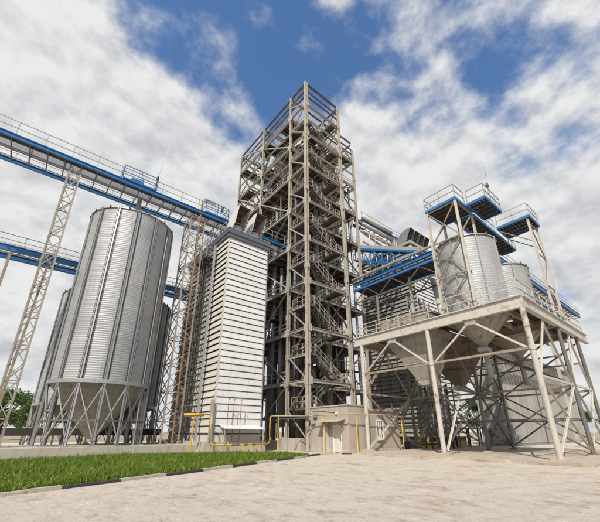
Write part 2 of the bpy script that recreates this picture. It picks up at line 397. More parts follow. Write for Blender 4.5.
for z in LV:
    for yv in (SY, TY[0], TY[1], TY[2]):
        w_ = .42; MB().box(TX[0]-.21, TX[0]-.19, yv-(.0 if yv == SY else w_), yv+(.0 if yv == TY[2] else w_), z-.42, z+.42).build('gusset', 'towercream', tower)
    for xx in TX[:2]: MB().box(xx-(0 if xx == TX[0] else .42), xx+(.42 if xx == TX[0] else 0), SY-.245, SY-.225, z-.4, z+.4).build('gusset', 'towercream', tower)
# floors: joists and grating panels with openings, railings
rf = random.Random(3)
for k, z in enumerate(LV):
    j = MB()
    n = 9
    for q in range(1, n):
        xx = TX[0]+(TX[2]-TX[0])*q/n
        j.ibeam((xx, TY[0]+.15, z+.05), (xx, TY[2]-.15, z+.05), .1, .2, .02)
    for q in (.25, .5, .75):
        yy = TY[0]+(TY[2]-TY[0])*q
        j.ibeam((TX[0]+.15, yy, z-.05), (TX[2]-.15, yy, z-.05), .12, .26, .02)
    j.build('floor_joists', 'rustcream' if k > 3 else 'steel', tower)
    if k == 0: fl = MB()
    gx, gy = 9, 10; cover = .95 if k < 5 else (.8 if k < 6 else .5)
    for a_ in range(gx):
        for b_ in range(gy):
            if rf.random() > cover and not (a_ < 1 and k < 5): continue
            x0 = TX[0]+.15+(TX[2]-TX[0]-.3)*a_/gx; x1 = TX[0]+.15+(TX[2]-TX[0]-.3)*(a_+1)/gx
            y0 = TY[0]+.15+(TY[2]-TY[0]-.3)*b_/gy; y1 = TY[0]+.15+(TY[2]-TY[0]-.3)*(b_+1)/gy
            fl.box(x0+.02, x1-.02, y0+.02, y1-.02, z+.16, z+.2)
    if k == 7: struct(fl.build('floor_plates', 'grate', tower), 'stuff')
    r_ = MB(); zr = z+.22
    r_.rail([(TX[0]+.05, TY[2]-.3, zr), (TX[0]+.05, TY[0]+.3, zr)], 1.1, 1.4, .026)
    r_.rail([(TX[2]-.05, TY[0]+.3, zr), (TX[2]-.05, TY[2]-.3, zr)], 1.1, 1.6, .026)
    r_.rail([(TX[1]+.3, TY[0]+.05, zr), (TX[2]-.3, TY[0]+.05, zr)], 1.1, 1.4, .026)
    r_.build('railing', 'rail', tower)
# stairs in the front bay: right landings on the floors, left landings half way
def flight(x0, z0, x1, z1, yc, w=.95):
    m = MB(); n = 13
    for s in (-1, 1):
        yy = yc+s*w/2; m.bar((x0, yy, z0-.08), (x1, yy, z1-.08), .05, .26)
    for q in range(1, n):
        f = q/n; xx = x0+(x1-x0)*f; zq = z0+(z1-z0)*f; m.box(xx-.13, xx+.13, yc-w/2+.02, yc+w/2-.02, zq-.02, zq+.02)
    st = m.build('stair_flight', 'steel', tower)
    h = MB()
    for s in (-1, 1):
        yy = yc+s*(w/2+.03)
        for hh in (.55, 1.05): h.bar((x0, yy, z0+hh), (x1, yy, z1+hh), .055, .055)
        for q in range(6): f = q/5; xx = x0+(x1-x0)*f; zq = z0+(z1-z0)*f; h.bar((xx, yy, zq-.1), (xx, yy, zq+1.05), .05, .05)
    h.build('handrail', 'towercream', st)
def landing(x0, x1, y0, y1, z, sides):
    m = MB(); m.box(x0, x1, y0, y1, z-.03, z+.03)
    for xx in (x0+.05, x1-.05): m.bar((xx, y0, z-.13), (xx, y1, z-.13), .06, .2)
    for yy in (y0+.05, y1-.05): m.bar((x0+.08, yy, z-.13), (x1-.08, yy, z-.13), .06, .2)
    la = m.build('landing', 'steel', tower)
    h = MB()
    for pts in sides: h.rail(pts, 1.1, .9, .028)
    h.build('handrail', 'towercream', la)
zs = [1.0+.0]+LV
for k in range(len(LV)):
    zt = LV[k]+.2; zb = (LV[k-1]+.2) if k else 1.2
    zm = (zt+zb)/2 if k else 4.0
    xl, xr = TX[0]+1.5, TX[1]-1.35
    landing(xr, TX[1]-.3, SY+.3, TY[0]-.3, zt, [[(xr+.2, SY+.34, zt), (TX[1]-.34, SY+.34, zt), (TX[1]-.34, TY[0]-.34, zt)]])
    landing(TX[0]+.3, xl, SY+.3, TY[0]-.3, zm, [[(xl-.2, SY+.34, zm), (TX[0]+.34, SY+.34, zm), (TX[0]+.34, TY[0]-.34, zm)]])
    flight(xr, zt, xl, zm, TY[0]-.95)                        # rear flight, down to the left landing
    flight(xl, zm, xr, zb, SY+.95)                           # front flight, down to the right
# vertical spouts, elevator legs and cyclones inside
rs = random.Random(11)
for i in range(17):
    yy = TY[0]+.9+i*(TY[2]-TY[0]-1.6)/16; xx = TX[0]+rs.uniform(.9, 2.4); top = rs.choice((22, 28, 28, 33))
    m = MB(); rr = rs.uniform(.13, .24); m.tube((xx, yy, 2.2), (xx, yy, top), rr, 10)
    for z in LV:
        if z < top: m.tube((xx, yy, z+1.9), (xx, yy, z+2.0), rr+.06, 10); m.tube((xx, yy, z+4.4), (xx, yy, z+4.5), rr+.06, 10)
    m.build('spout', 'duct', tower, True)
for i in range(22):
    xx = rs.uniform(TX[0]+3, TX[2]-.8); yy = rs.uniform(TY[0]+.6, TY[2]-.8); top = rs.choice((17, 22, 28, 34, 40))
    MB().tube((xx, yy, 1.0), (xx, yy, top), rs.uniform(.14, .3), 10).build('spout', rs.choice(('duct', 'steel', 'duct')), tower, True)
for i in range(6):
    xx = TX[0]+4+(i % 3)*3.4; yy = TY[0]+3+(i//3)*6.5; top = rs.choice((40, 44, 46))
    m = MB(); m.box(xx-.3, xx+.3, yy-.22, yy+.22, .2, top); m.box(xx+.7, xx+1.2, yy-.22, yy+.22, .2, top); m.box(xx-.45, xx+1.35, yy-.35, yy+.35, top, top+1.3)
    m.build('elevator_leg', 'duct' if i % 2 else 'steel', tower)
for i in range(46):
    k = rs.randrange(1, 8); z = LV[k]; xx = rs.uniform(TX[0]+1.2, TX[2]-1.5); yy = rs.uniform(TY[0]+.8, TY[2]-1)
    dx, dy = rs.uniform(-2.6, 2.6), rs.uniform(-2.8, 2.8)
    xx2 = min(max(xx+dx, TX[0]+.6), TX[2]-.6); yy2 = min(max(yy+dy, TY[0]+.5), TY[2]-.6)
    MB().tube((xx, yy, z+.3), (xx2, yy2, z-4.2), rs.uniform(.12, .2), 8).build('inclined_spout', rs.choice(('duct', 'rustcream', 'steel')), tower, True)
for i in range(44):
    k = rs.randrange(0, 7); z = LV[k]+.22; xx = rs.uniform(TX[0]+2, TX[2]-3.2); yy = rs.uniform(TY[0]+1, TY[2]-3); w, d, h = rs.uniform(1.2, 2.6), rs.uniform(1.1, 2.2), rs.uniform(1.1, 2.6)
    m = MB(); m.box(xx, xx+w, yy, yy+d, z+.5, z+.5+h)
    m.add([(xx,yy,z+.498),(xx+w,yy,z+.498),(xx+w,yy+d,z+.498),(xx,yy+d,z+.498),(xx+w*.35,yy+d*.35,z-.1),(xx+w*.65,yy+d*.35,z-.1),(xx+w*.65,yy+d*.65,z-.1),(xx+w*.35,yy+d*.65,z-.1)], MB.BF)
    m.box(xx-.04, xx+w+.04, yy-.04, yy+d+.04, z+.5+h, z+.58+h)
    m.build('machine_casing', rs.choice(('duct', 'steel', 'steel', 'blue' if i % 9 == 0 else 'hopperdark')), tower)
for i in range(8):
    k = 2+i % 5; z = LV[k]+1.2; xx = TX[1]+rs.uniform(-4.5, 4.5); yy = TY[0]+1.6+rs.uniform(0, 9)
    m = MB(); m.lathe((xx, yy), [(.2, z-1.0), (.85, z+1.1), (.85, z+2.3), (.3, z+2.55), (.3, z+3.2)], 16); m.build('cyclone', 'duct', tower, True)
for i in range(70):
    k = rs.randrange(1, 9); za = (LV[k-1]) if k else 1; zb_ = LV[k] if k < 8 else TOP-2; xx = rs.uniform(TX[0]+.4, TX[2]-.4); yy = rs.uniform(TY[0]+.3, TY[2]-.4)
    MB().bar((xx, yy, za+.2), (xx, yy, zb_-.2), .11, .11).build('hanger', rs.choice(('rustcream', 'steel', 'towercream')), tower)
for i in range(80):
    k = rs.randrange(2, 9); za = LV[k-1]+.3; zb_ = (LV[k] if k < 8 else TOP-1.5)-.2; xx = rs.uniform(TX[0]+.5, TX[2]-.5); yy = rs.uniform(TY[0]+.4, TY[2]-3.6)
    if i % 2: a_, b_ = (xx, yy, za), (xx, yy+rs.uniform(2, 3.4), zb_)
    else: a_, b_ = (min(xx, TX[2]-3.8), yy, za), (min(xx, TX[2]-3.8)+rs.uniform(1.8, 3.4), yy, zb_)
    if rs.random() < .5: a_, b_ = (a_[0], a_[1], zb_), (b_[0], b_[1], za)
    MB().bar(a_, b_, .12, .12).build('inner_brace', rs.choice(('rustcream', 'steel', 'rustcream')), tower)
for k, z in enumerate(LV[:-1]):                               # mezzanine walkways half way up each storey
    zz_ = z+2.8; q = k % 2
    x0, x1 = (TX[0]+.4, TX[0]+5.5) if q else (TX[1]-1, TX[2]-.5); yy = TY[0]+1.2+(k*2.3) % 8
    m = MB(); m.box(x0, x1, yy, yy+1.1, zz_, zz_+.05); m.bar((x0, yy, zz_-.1), (x1, yy, zz_-.1), .08, .2); m.bar((x0, yy+1.1, zz_-.1), (x1, yy+1.1, zz_-.1), .08, .2); mz = m.build('mezzanine', 'grate', tower)
    MB().rail([(x0, yy, zz_+.05), (x1, yy, zz_+.05)], 1.1, 1.2, .026).build('railing', 'towercream', mz)
for k in range(2, 8):                                         # edge cross joists seen from below on the left face
    for q in range(9): yy = TY[0]+1+q*1.6; MB().bar((TX[0]+.15, yy, LV[k]-.02), (TX[0]+2.2, yy, LV[k]-.02), .09, .2).build('edge_joist', 'rustcream', tower)
# ground floor: plinth blocks, grey tie beam, timber rail
for yv in (SY+.15, TY[0], TY[1], TY[2]):
    pass
m = MB(); m.box(TX[0]-.45, TX[0]+.5, SY+.75, TY[0]+1.0, -.05, 1.12); m.build('plinth', 'concrete', tower)
m = MB(); m.box(TX[0]-.4, TX[0]+.5, TY[0]+1.06, TY[1]+.8, -.05, .88); m.build('plinth', 'concrete', tower)
m = MB(); m.box(TX[0]-.4, TX[0]+.5, TY[2]-.8, TY[2]+.8, -.05, .88); m.build('plinth', 'concrete', tower)
beam((TX[0]-.3, SY-.4, 3.05), (TX[0]-.3, TY[1], 3.05), .2, .3, 'steel', 'tie_beam')
m = MB()
for z in (3.9, 4.5, 5.05): m.bar((TX[0]+.42, SY+.4, z), (TX[0]+.42, TY[0]-.45, z), .05, .14)
for yy in (SY+.5, SY+1.6, TY[0]-.6): m.bar((TX[0]+.46, yy, 3.6), (TX[0]+.46, yy, 5.1), .08, .08)
m.build('timber_rail', 'wood', tower)

# ------------------------------------------------------------------ annex (small rendered building)
AX0, AX1, AY0, AY1, AZ = 22.65, 29.9, 21.1, 26.0, 3.55
annex = thing('annex', (26, 23.5, 0), 'small flat roofed beige rendered annex with door canopy and narrow window', 'building')
DY0, DY1 = 21.98, 23.05
m = MB()
PZ = 3.87
# porch block with a door opening in its left face
m.box(AX0, AX0+.3, AY0, DY0, 0, PZ); m.box(AX0, AX0+.3, DY1, AY1, 0, PZ); m.box(AX0, AX0+.3, DY0, DY1, 2.25, PZ)
m.box(AX0+.3, AX0+2.2, AY0, AY0+.3, 0, PZ); m.box(AX0+.3, AX0+2.2, AY1-.3, AY1, 0, PZ); m.box(AX0+1.9, AX0+2.2, AY0+.3, AY1-.3, 0, PZ); m.box(AX0+.3, AX0+1.9, AY0+.3, AY1-.3, PZ-.5, PZ-.3)
m.build('porch_wall', 'plaster', annex)
WX0, WX1, WZ0, WZ1 = 26.4, 27.5, 1.02, 2.75
m = MB(); xa = AX0+2.2; ya = AY0+.06
m.box(xa, WX0, ya, ya+.3, 0, AZ); m.box(WX1, AX1, ya, ya+.3, 0, AZ); m.box(WX0, WX1, ya, ya+.3, 0, WZ0); m.box(WX0, WX1, ya, ya+.3, WZ1, AZ)
m.box(AX1-.3, AX1, ya+.3, AY1-.3, 0, AZ); m.box(xa, AX1, AY1-.3, AY1-.003, 0, AZ); m.box(xa, AX1-.3, ya+.3, AY1-.3, AZ-.3, AZ-.1)
m.build('wall', 'plaster', annex)
m = MB(); m.box(AX0-.07, AX0+2.27, AY0-.07, AY1+.07, PZ, PZ+.1); m.build('parapet_coping', 'concrete', annex)
m = MB(); m.box(xa+.08, AX1+.1, AY0-.08, AY1+.05, AZ, AZ+.14); m.build('roof_coping', 'concrete', annex)
m = MB(); m.box(AX0-.04, AX0-.002, AY0-.04, DY0-.1, 0, .38); m.box(AX0-.04, AX0-.002, DY1+.1, AY1+.02, 0, .38); m.box(AX0-.002, AX1, AY0-.04, AY0-.002+.06*0, 0, .34); m.build('plinth', 'concrete', annex)
d = MB(); d.box(AX0+.1, AX0+.15, DY0+.08, DY1-.08, .05, 2.18)
for z0, z1 in ((.2, 1.0), (1.12, 2.05)): d.box(AX0+.085, AX0+.1, DY0+.22, DY1-.22, z0, z1)
do = d.build('door', 'door', annex)
d = MB(); d.box(AX0+.02, AX0+.2, DY0, DY0+.08, 0, 2.25); d.box(AX0+.02, AX0+.2, DY1-.08, DY1, 0, 2.25); d.box(AX0+.02, AX0+.2, DY0+.08, DY1-.08, 2.18, 2.25); d.build('door_frame', 'pvc', do)
d = MB(); d.box(AX0+.04, AX0+.085, DY0+.16, DY0+.2, 1.0, 1.2); d.box(AX0+.03, AX0+.05, DY0+.16, DY0+.3, 1.1, 1.13); d.build('handle', 'steel', do)
c = MB(); c.add([(AX0-.95,DY0-.5,2.5),(AX0-.95,DY1+1.3,2.5),(AX0-.02,DY1+1.3,2.72),(AX0-.02,DY0-.5,2.72),(AX0-.95,DY0-.5,2.58),(AX0-.95,DY1+1.3,2.58),(AX0-.02,DY1+1.3,2.8),(AX0-.02,DY0-.5,2.8)], MB.BF)
co = c.build('door_canopy', 'concrete', annex)
c = MB()
for yy in (DY0-.35, DY1+.3): c.bar((AX0-.85, yy, 2.48), (AX0-.03, yy, 2.0), .05, .05)
c.build('bracket', 'steel', co)
d = MB(); d.box(AX0-.5, AX0-.05, DY1+.5, DY1+.75, .0, 2.5); d.build('canopy_post', 'door', annex)
w = MB(); yf = ya+.06
w.box(WX0, WX0+.12, yf-.08, yf+.1, WZ0, WZ1); w.box(WX1-.12, WX1, yf-.08, yf+.1, WZ0, WZ1); w.box(WX0+.12, WX1-.12, yf-.08, yf+.1, WZ0, WZ0+.12); w.box(WX0+.12, WX1-.12, yf-.08, yf+.1, WZ1-.12, WZ1)
for q in (1/3, 2/3): xq = WX0+.12+(WX1-WX0-.24)*q; w.box(xq-.06, xq+.06, yf-.06, yf+.08, WZ0+.12, WZ1-.12)
wi = w.build('window', 'pvc', annex)
for q in range(3):
    xq = WX0+.12+(WX1-WX0-.24)*q/3; MB().box(xq+.06*(q > 0), xq+(WX1-WX0-.24)/3-.06*(q < 2), yf+.02, yf+.03, WZ0+.12, WZ1-.12).build('pane', 'glass', wi)
MB().box(WX0-.08, WX1+.08, yf-.2, yf-.08, WZ0-.07, WZ0).build('sill', 'concrete', wi)
c = MB(); c.box(AX0-.3, AX0-.02, 25.0, 25.5, 3.0, 3.5); c.box(AX0-.22, AX0-.02, 25.3, 25.8, 2.4, 2.75); c.build('junction_box', 'rail', annex)

# ------------------------------------------------------------------ white louvred dryer
def louvres(parent, face, lo, hi, at_, z0, z1, pitch, out, mat, name='louvre'):
    """one slat per row: leaning out at its foot. face 'y': slats along x on plane y=at_ facing -y; face 'x': along y on plane x=at_ facing -x"""
    n = round((z1-z0)/pitch); first = None; rl = random.Random(int(z1*10)+len(face))
    for k in range(n):
        z = z0+k*pitch
        if first is None:
            pr = [(at_-out, z+.10), (at_-out, z+.135), (at_-.03, z+pitch+.03), (at_+.04, z+pitch+.03), (at_+.04, z+pitch-.02), (at_-.035, z+pitch-.03)]
            pr = [(at_-out, z+.07), (at_-out-.01, z+.115), (at_-.045, z+pitch+.02), (at_+.02, z+pitch+.02), (at_+.02, z+pitch-.06), (at_-out+.05, z+.11)]
            m = MB(); m.prism(pr, 'x' if face == 'y' else 'y', lo, hi); first = m.build(name, mat, parent); continue
        c = copy_obj(first, (0, 0, k*pitch), parent)
        c.rotation_euler = (rl.gauss(0, .006), 0, 0) if face == 'y' else (0, rl.gauss(0, .008), 0)
DX0, DX1, DY_0, DY_1 = 13.45, 18.1, 28.0, 38.4
dry = thing('grain_dryer', (15.8, 33, 0), 'tall white louvred dryer with two exhaust cowls beside the grass', 'dryer')
m = MB(); m.box(DX0-.9, DX1+.35, DY_0-.55, DY_1+.3, -.05, .95); m.build('plinth', 'concrete', dry)
m = MB(); m.box(DX0+.06, DX1-.06, DY_0+.06, DY_1, .95, 20.6); m.build('core', 'dark', dry)
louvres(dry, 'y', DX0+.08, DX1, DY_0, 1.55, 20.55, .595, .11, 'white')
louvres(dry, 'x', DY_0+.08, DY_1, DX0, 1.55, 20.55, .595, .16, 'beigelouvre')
m = MB(); m.box(DX0-.06, DX0+.08, DY_0-.06, DY_0+.08, 1.2, 20.6); m.build('corner_post', 'beigelouvre', dry)
m = MB(); m.box(DX1-.0, DX1+.12, DY_0-.12, DY_0+.1, 1.2, 20.6); m.build('corner_post', 'duct', dry)
m = MB(); m.box(DX1-.058, DX1-.004, DY_0+.11, DY_1, .95, 20.6); m.build('side_sheet', 'duct', dry)
m = MB(); m.box(DX0-.02, DX1+.05, DY_0-.05, DY_1, .95, 1.5); m.build('base_sheet', 'beigelouvre', dry)
m = MB(); m.box(DX0-.22, DX1+.2, DY_0-.22, DY_1+.1, 20.62, 21.05); m.build('roof_band', 'greycap', dry)
m = MB(); m.box(DX0-.3, DX1+.28, DY_0-.3, DY_1+.15, 21.05, 21.6); m.build('parapet', 'greycap', dry)
m = MB(); m.box(DX0-.34, DX1+.32, DY_0-.34, DY_1+.2, 21.6, 21.66); m.build('parapet_cap', 'rail', dry)
# exhaust cowls: fan drum and a hood that curls forward over the front
def cowl(parent, x0, x1, yb, zb, w_side='white', inner='brown', sc=1.0, n=1):
    prof = [(2.5, .9), (2.15, 1.9), (1.3, 2.75), (.35, 3.05), (-.45, 2.95)]     # outer curve (y, z), foot at the back
    inn = [(.35, 1.15), (1.1, .55)]
    Y = lambda q: yb+q[0]*sc; ZZ = lambda q: zb+q[1]*sc
    side = [(Y(q), ZZ(q)) for q in prof+inn]
    h = MB()
    for q0, q1 in zip(prof, prof[1:]):                       # curved back sheet
        h.add([(x0, Y(q0), ZZ(q0)), (x1, Y(q0), ZZ(q0)), (x1, Y(q1), ZZ(q1)), (x0, Y(q1), ZZ(q1))], [(0,1,2,3)])
        h.add([(x0+.03, Y(q0)-.04, ZZ(q0)-.04), (x1-.03, Y(q0)-.04, ZZ(q0)-.04), (x1-.03, Y(q1)-.02, ZZ(q1)-.05), (x0+.03, Y(q1)-.02, ZZ(q1)-.05)], [(3,2,1,0)])
    ho = h.build('exhaust_cowl', inner, parent)
    for xx in (x0-.03, x1): MB().prism(side, 'x', xx, xx+.03).build('side_panel', w_side, ho)
    f = MB(); m0 = prof[-1]; m1 = inn[0]
    f.bar((x0, Y(m0), ZZ(m0)), (x1, Y(m0), ZZ(m0)), .09, .09); f.bar((x0, Y(m1), ZZ(m1)), (x1, Y(m1), ZZ(m1)), .09, .09)
    f.bar(((x0+x1)/2, Y(m0)+.1, ZZ(m0)-.1), ((x0+x1)/2, Y(m1)+.1, ZZ(m1)), .05, .05)
    for q in (.33, .66): 
        yy = Y(m0)+(Y(m1)-Y(m0))*q+.15; zq = ZZ(m0)+(ZZ(m1)-ZZ(m0))*q; f.bar((x0, yy, zq), (x1, yy, zq), .05, .05)
    f.build('mouth_frame', inner, ho)
    d = MB(); d.lathe(((x0+x1)/2, yb+1.25*sc), [(.0, zb+1.15*sc), (.62*sc, zb+1.15*sc), (.62*sc, zb+.0), (.8*sc, zb+.0), (.8*sc, zb-.1)], 20); d.build('fan_drum', 'white', ho, True)
cowl(dry, 14.1, 15.45, 27.95, 21.75, sc=.98); cowl(dry, 16.3, 17.65, 27.95, 21.75, sc=.98)
# ladder cage, cable tray and service balcony on the left face
m = MB(); lx = DX0-.85; ly = 31.0
for s in (-.25, .25): m.bar((lx+.2, ly+s, 1), (lx+.2, ly+s, 22.6), .05, .05)
z = 1.2
while z < 22.4: m.bar((lx+.2, ly-.25, z), (lx+.2, ly+.25, z), .03, .03); z += .3
z = 3
while z < 22:
    pts = [(lx+.2-.75*math.sin(q*math.pi/6), ly+.42*math.cos(q*math.pi/6), z) for q in range(7)]
    m.path(pts, .022, 4); z += .9
for q in (1, 3, 5): m.bar((lx+.2-.75*math.sin(q*math.pi/6), ly+.42*math.cos(q*math.pi/6), 3), (lx+.2-.75*math.sin(q*math.pi/6), ly+.42*math.cos(q*math.pi/6), 22), .03, .03)
m.build('ladder_cage', 'steel', dry)
m = MB(); m.box(lx+.2, lx+.42, 30.05, 30.2, 1, 20.4); m.build('cable_tray', 'galvpost', dry)
m = MB()
for q in range(14): zq = 2.2+q*1.35; m.box(lx+.1, lx+.42, 32.6, 33.0, zq, zq+.75)
m.bar((lx+.4, 32.4, 1), (lx+.4, 32.4, 20), .12, .12); m.bar((lx+.4, 33.2, 1), (lx+.4, 33.2, 20), .12, .12)
m.build('damper_stack', 'steel', dry)
m = MB(); m.box(lx-.5, DX0-.3, 30.3, 33.4, 18.85, 18.95)
for q in range(3): yq = 30.4+q*1.4; m.bar((lx-.45, yq, 18.8), (DX0-.02, yq, 17.9), .07, .07); m.bar((lx-.5, yq, 18.8), (DX0-.02, yq, 18.8), .08, .1)
bal = m.build('service_balcony', 'grate', dry)
MB().rail([(DX0-.3, 30.32, 18.95), (lx-.48, 30.32, 18.95), (lx-.48, 33.38, 18.95)], 1.1, 1.3, .028).build('railing', 'rail', bal)
m = MB(); m.box(lx-.2, lx+.3, 31.5, 32.5, 18.96, 20.1); m.build('control_cabinet', 'steel', dry)
MB().rail([(DX0-.25, 37.5, 21.7), (DX0-.25, 28.6, 21.7)], 1.0, 1.4, .026).build('roof_railing', 'rail', dry)
# gas inlet, shelf and panel at the foot
m = MB(); m.box(13.0, 13.22, 27.62, 27.86, .95, 4.3); m.build('vent_pipe_casing', 'rail', dry)
m = MB(); m.add([(13.9,26.75,1.95),(17.9,26.75,1.9),(17.9,27.8,2.2),(13.9,27.8,2.25),(13.9,26.75,2.0),(17.9,26.75,1.95),(17.9,27.8,2.25),(13.9,27.8,2.3)], MB.BF)
sh = m.build('shelter_roof', 'pvc', dry)
m = MB()
for xx in (14.0, 17.75): m.bar((xx, 26.85, .0), (xx, 26.85, 1.92), .06, .06); m.bar((xx, 26.85, 1.2), (xx, 27.75, 2.15), .04, .04)
m.build('shelter_frame', 'rail', sh)
for xx in (14.4, 14.95, 15.65):
    m = MB(); m.path([(xx, 27.35, 1.0), (xx, 27.35, 4.3), (xx, 27.2, 4.42), (xx, 27.1, 4.3)], .032, 6); m.build('vent_pipe', 'orange', dry)

# ------------------------------------------------------------------ yellow gas pipe
gas = thing('gas_pipe', (18, 26, 0), 'yellow gas pipe on thin posts running from the white dryer along the annex', 'pipe')
gy = 26.95
m = MB(); m.path([(10.9, 27.4, 3.05), (12.75, 27.1, 3.05), (12.75, gy, 2.95), (12.75, gy, .82), (12.9, gy, .72), (18.3, gy, .72), (18.45, gy-.1, .85), (18.45, gy-.1, 2.95), (18.6, gy-.2, 3.07)], .05, 8); m.build('pipe', 'yellow', gas, True)
m = MB(); m.path([(18.6, gy-.2, 3.07), (21.75, 25.2, 3.1), (21.9, 24.8, 3.12), (22.0, 20.75, 3.12), (22.3, 20.6, 3.14), (30.4, 20.55, 3.2)], .045, 8); m.build('pipe', 'tan', gas, True)
m = MB(); m.path([(10.6, 27.35, 2.98), (12.2, 27.25, 2.98)], .10, 8); m.build('filter_body', 'yellow', gas, True)
for px, py, pz in ((11.4, 27.3, 3.0), (19.05, 26.4, 3.07), (22.0, 23.45, 3.1), (23.05, 20.55, 3.12), (29.5, 20.53, 3.2)):
    m = MB(); m.tube((px, py, 0), (px, py, pz-.05), .048, 8); m.box(px-.12, px+.12, py-.12, py+.12, 0, .03); m.build('post', 'yellow', gas)
for xx in (13.7, 14.6, 15.6, 16.6, 17.5):
    m = MB(); m.tube((xx, gy, .0), (xx, gy, .7), .035, 6); m.build('post', 'yellow', gas)
for xx in (14.9, 15.3, 16.1, 16.9):
    m = MB(); m.tube((xx-.13, gy, .72), (xx+.13, gy, .72), .12, 10); m.tube((xx, gy, .72), (xx, gy, 1.0), .04, 6); m.tube((xx, gy, 1.0), (xx, gy, 1.03), .1, 8); m.build('valve', 'orange' if xx < 15 else 'steel', gas)

# ------------------------------------------------------------------ hopper silos
def silo(name, cx, cy, r, z0, z1, nrib, label, group, mat='galv', legs=True, cone_z=1.2, rib_mat='galvpost', roofh=.45, pitch=.18, seg=84, rib_w=.22, conemat='hopper', a0=0.0, foot=0.0, amp=.013):
    t = thing(name, (cx, cy, foot), label, 'silo', group)
    w = MB(); prof = []; n = int((z1-z0)/pitch)
    for k in range(n*4+1): prof.append((r+amp*(0, 1, 0, -1)[k % 4], z0+(z1-z0)*k/(4*n)))
    w.lathe((cx, cy), prof, seg); w.build('wall', mat, t, True)
    rm = MB(); rm.lathe((cx, cy), [(r+.1, z1-.06), (r+.1, z1+.02), (r*.5, z1+roofh*.6*r/2), (.35, z1+roofh*r/2), (.35, z1+roofh*r/2+.3), (0.01, z1+roofh*r/2+.35)], 40); rm.build('roof', 'galvpost', t)
    rg = MB(); rg.lathe((cx, cy), [(r-.02, z0-.22), (r+.12, z0-.22), (r+.12, z0+.06), (r-.02, z0+.06)], 60); rg.build('base_ring', rib_mat, t)
    cn = MB(); cn.lathe((cx, cy), [(r-.03, z0-.02), (r*.55, z0-.02+(cone_z-z0)*.5), (.28, cone_z), (.28, cone_z-.25)], 28); cn.build('hopper_cone', conemat, t)
    rr = []
    for k in range(nrib):
        an = a0+2*math.pi*k/nrib; dx, dy = math.cos(an), math.sin(an); m = MB()
        p = (cx+dx*(r+.06), cy+dy*(r+.06)); tx, ty = -dy, dx
        zb = foot if legs else z0-.2
        for s in (-1, 1): m.bar((p[0]+tx*s*rib_w*.42, p[1]+ty*s*rib_w*.42, zb), (p[0]+tx*s*rib_w*.42, p[1]+ty*s*rib_w*.42, z1+.12), .035, .13, up=(dx, dy, 0))
        m.bar((p[0]-dx*.03, p[1]-dy*.03, zb), (p[0]-dx*.03, p[1]-dy*.03, z1+.05), rib_w, .03, up=(dx, dy, 0))
        if legs: m.box(p[0]-.25, p[0]+.25, p[1]-.25, p[1]+.25, foot, foot+.05)
        rb_ = m.build('stiffener', rib_mat, t); rr.append(p)
        if legs: MB().bar((cx+dx*(r+.026), cy+dy*(r+.026), z0), (cx+dx*(r+.026), cy+dy*(r+.026), z1), rib_w+.2, .02, up=(dx, dy, 0)).build('rib_shadow_strip', 'darkrail', rb_)  # added dark strip beside each rib, standing in for its shadow
    e = MB()
    for k in range(nrib):
        an = a0+2*math.pi*(k+.5)/nrib; e.tube((cx+math.cos(an)*(r+.1), cy+math.sin(an)*(r+.1), z1-.02), (cx+math.cos(an)*(r+.1), cy+math.sin(an)*(r+.1), z1+.16), .07, 6)
    e.build('eave_vents', 'darkrail', t)
    if legs:
        for k in range(nrib):
            p, q = rr[k], rr[(k+1) % nrib]
            if k % 1 == 0:
                for aa, bb in (((*p, z0-.3), (*q, foot+.4)), ((*q, z0-.3), (*p, foot+.4))):
                    MB().bar(aa, bb, .07, .07).build('brace', 'rail', t)
            MB().bar((*p, foot+.38*(z0-foot)), (*q, foot+.38*(z0-foot)), .08, .12).build('tie', 'steel', t)
    return t
s1 = silo('grain_silo', 5.35, 33.0, 3.66, 5.35, 20.65, 14, 'large corrugated galvanised silo on legs under the blue catwalk', None, a0=.12, foot=.7)
s0 = silo('grain_silo', 7.4, 44.2, 5.85, 4.3, 16.2, 20, 'wider lower galvanised silo behind the large silo', None, seg=96, a0=.07, conemat='hopperdark')
m = MB(); m.box(-2.5, 12.9, 28.9, 37.2, -.05, .72); struct(m.build('silo_slab', 'concrete'))

# ------------------------------------------------------------------ lattice masts
def lattice(label, cx, cy, wx, wy, z0, z1, mat='cream', post=None):
    t = thing('lattice_mast', (cx, cy, z0), label, 'mast', 'lattice masts carrying the catwalk')
    co_ = [(cx-wx/2, cy-wy/2), (cx+wx/2, cy-wy/2), (cx+wx/2, cy+wy/2), (cx-wx/2, cy+wy/2)]
    for p in co_: MB().bar((*p, z0), (*p, z1), .13, .13).build('leg', mat, t)
    n = round((z1-z0)/1.25)
    for k in range(n):
        a, b = z0+(z1-z0)*k/n, z0+(z1-z0)*(k+1)/n
        for i in range(4):
            p, q = co_[i], co_[(i+1) % 4]
            if i == 2 and k % 2: continue
            MB().bar((*p, a if (k+i) % 2 else b), (*q, b if (k+i) % 2 else a), .07, .07).build('brace', mat, t)
            if i in (0, 3): MB().bar((*p, b if (k+i) % 2 else a), (*q, a if (k+i) % 2 else b), .06, .06).build('brace', mat, t)
            if k % 2 == 0: MB().bar((*p, a), (*q, a), .075, .075).build('strut', mat, t)
    if post: MB().tube((*post[0], z0), (*post[0], post[1]), .075, 8).build('post', 'orange', t)
    return t
lattice('lattice mast with a rusty orange post left of the white dryer', 11.25, 32.6, 1.55, 1.9, 0, 24.3, 'mast', ((11.35, 31.35), 26.3))
lattice('cream lattice mast at the far left end of the catwalk', -.5, 32.6, .85, 1.8, 0, 24.3, 'mast')

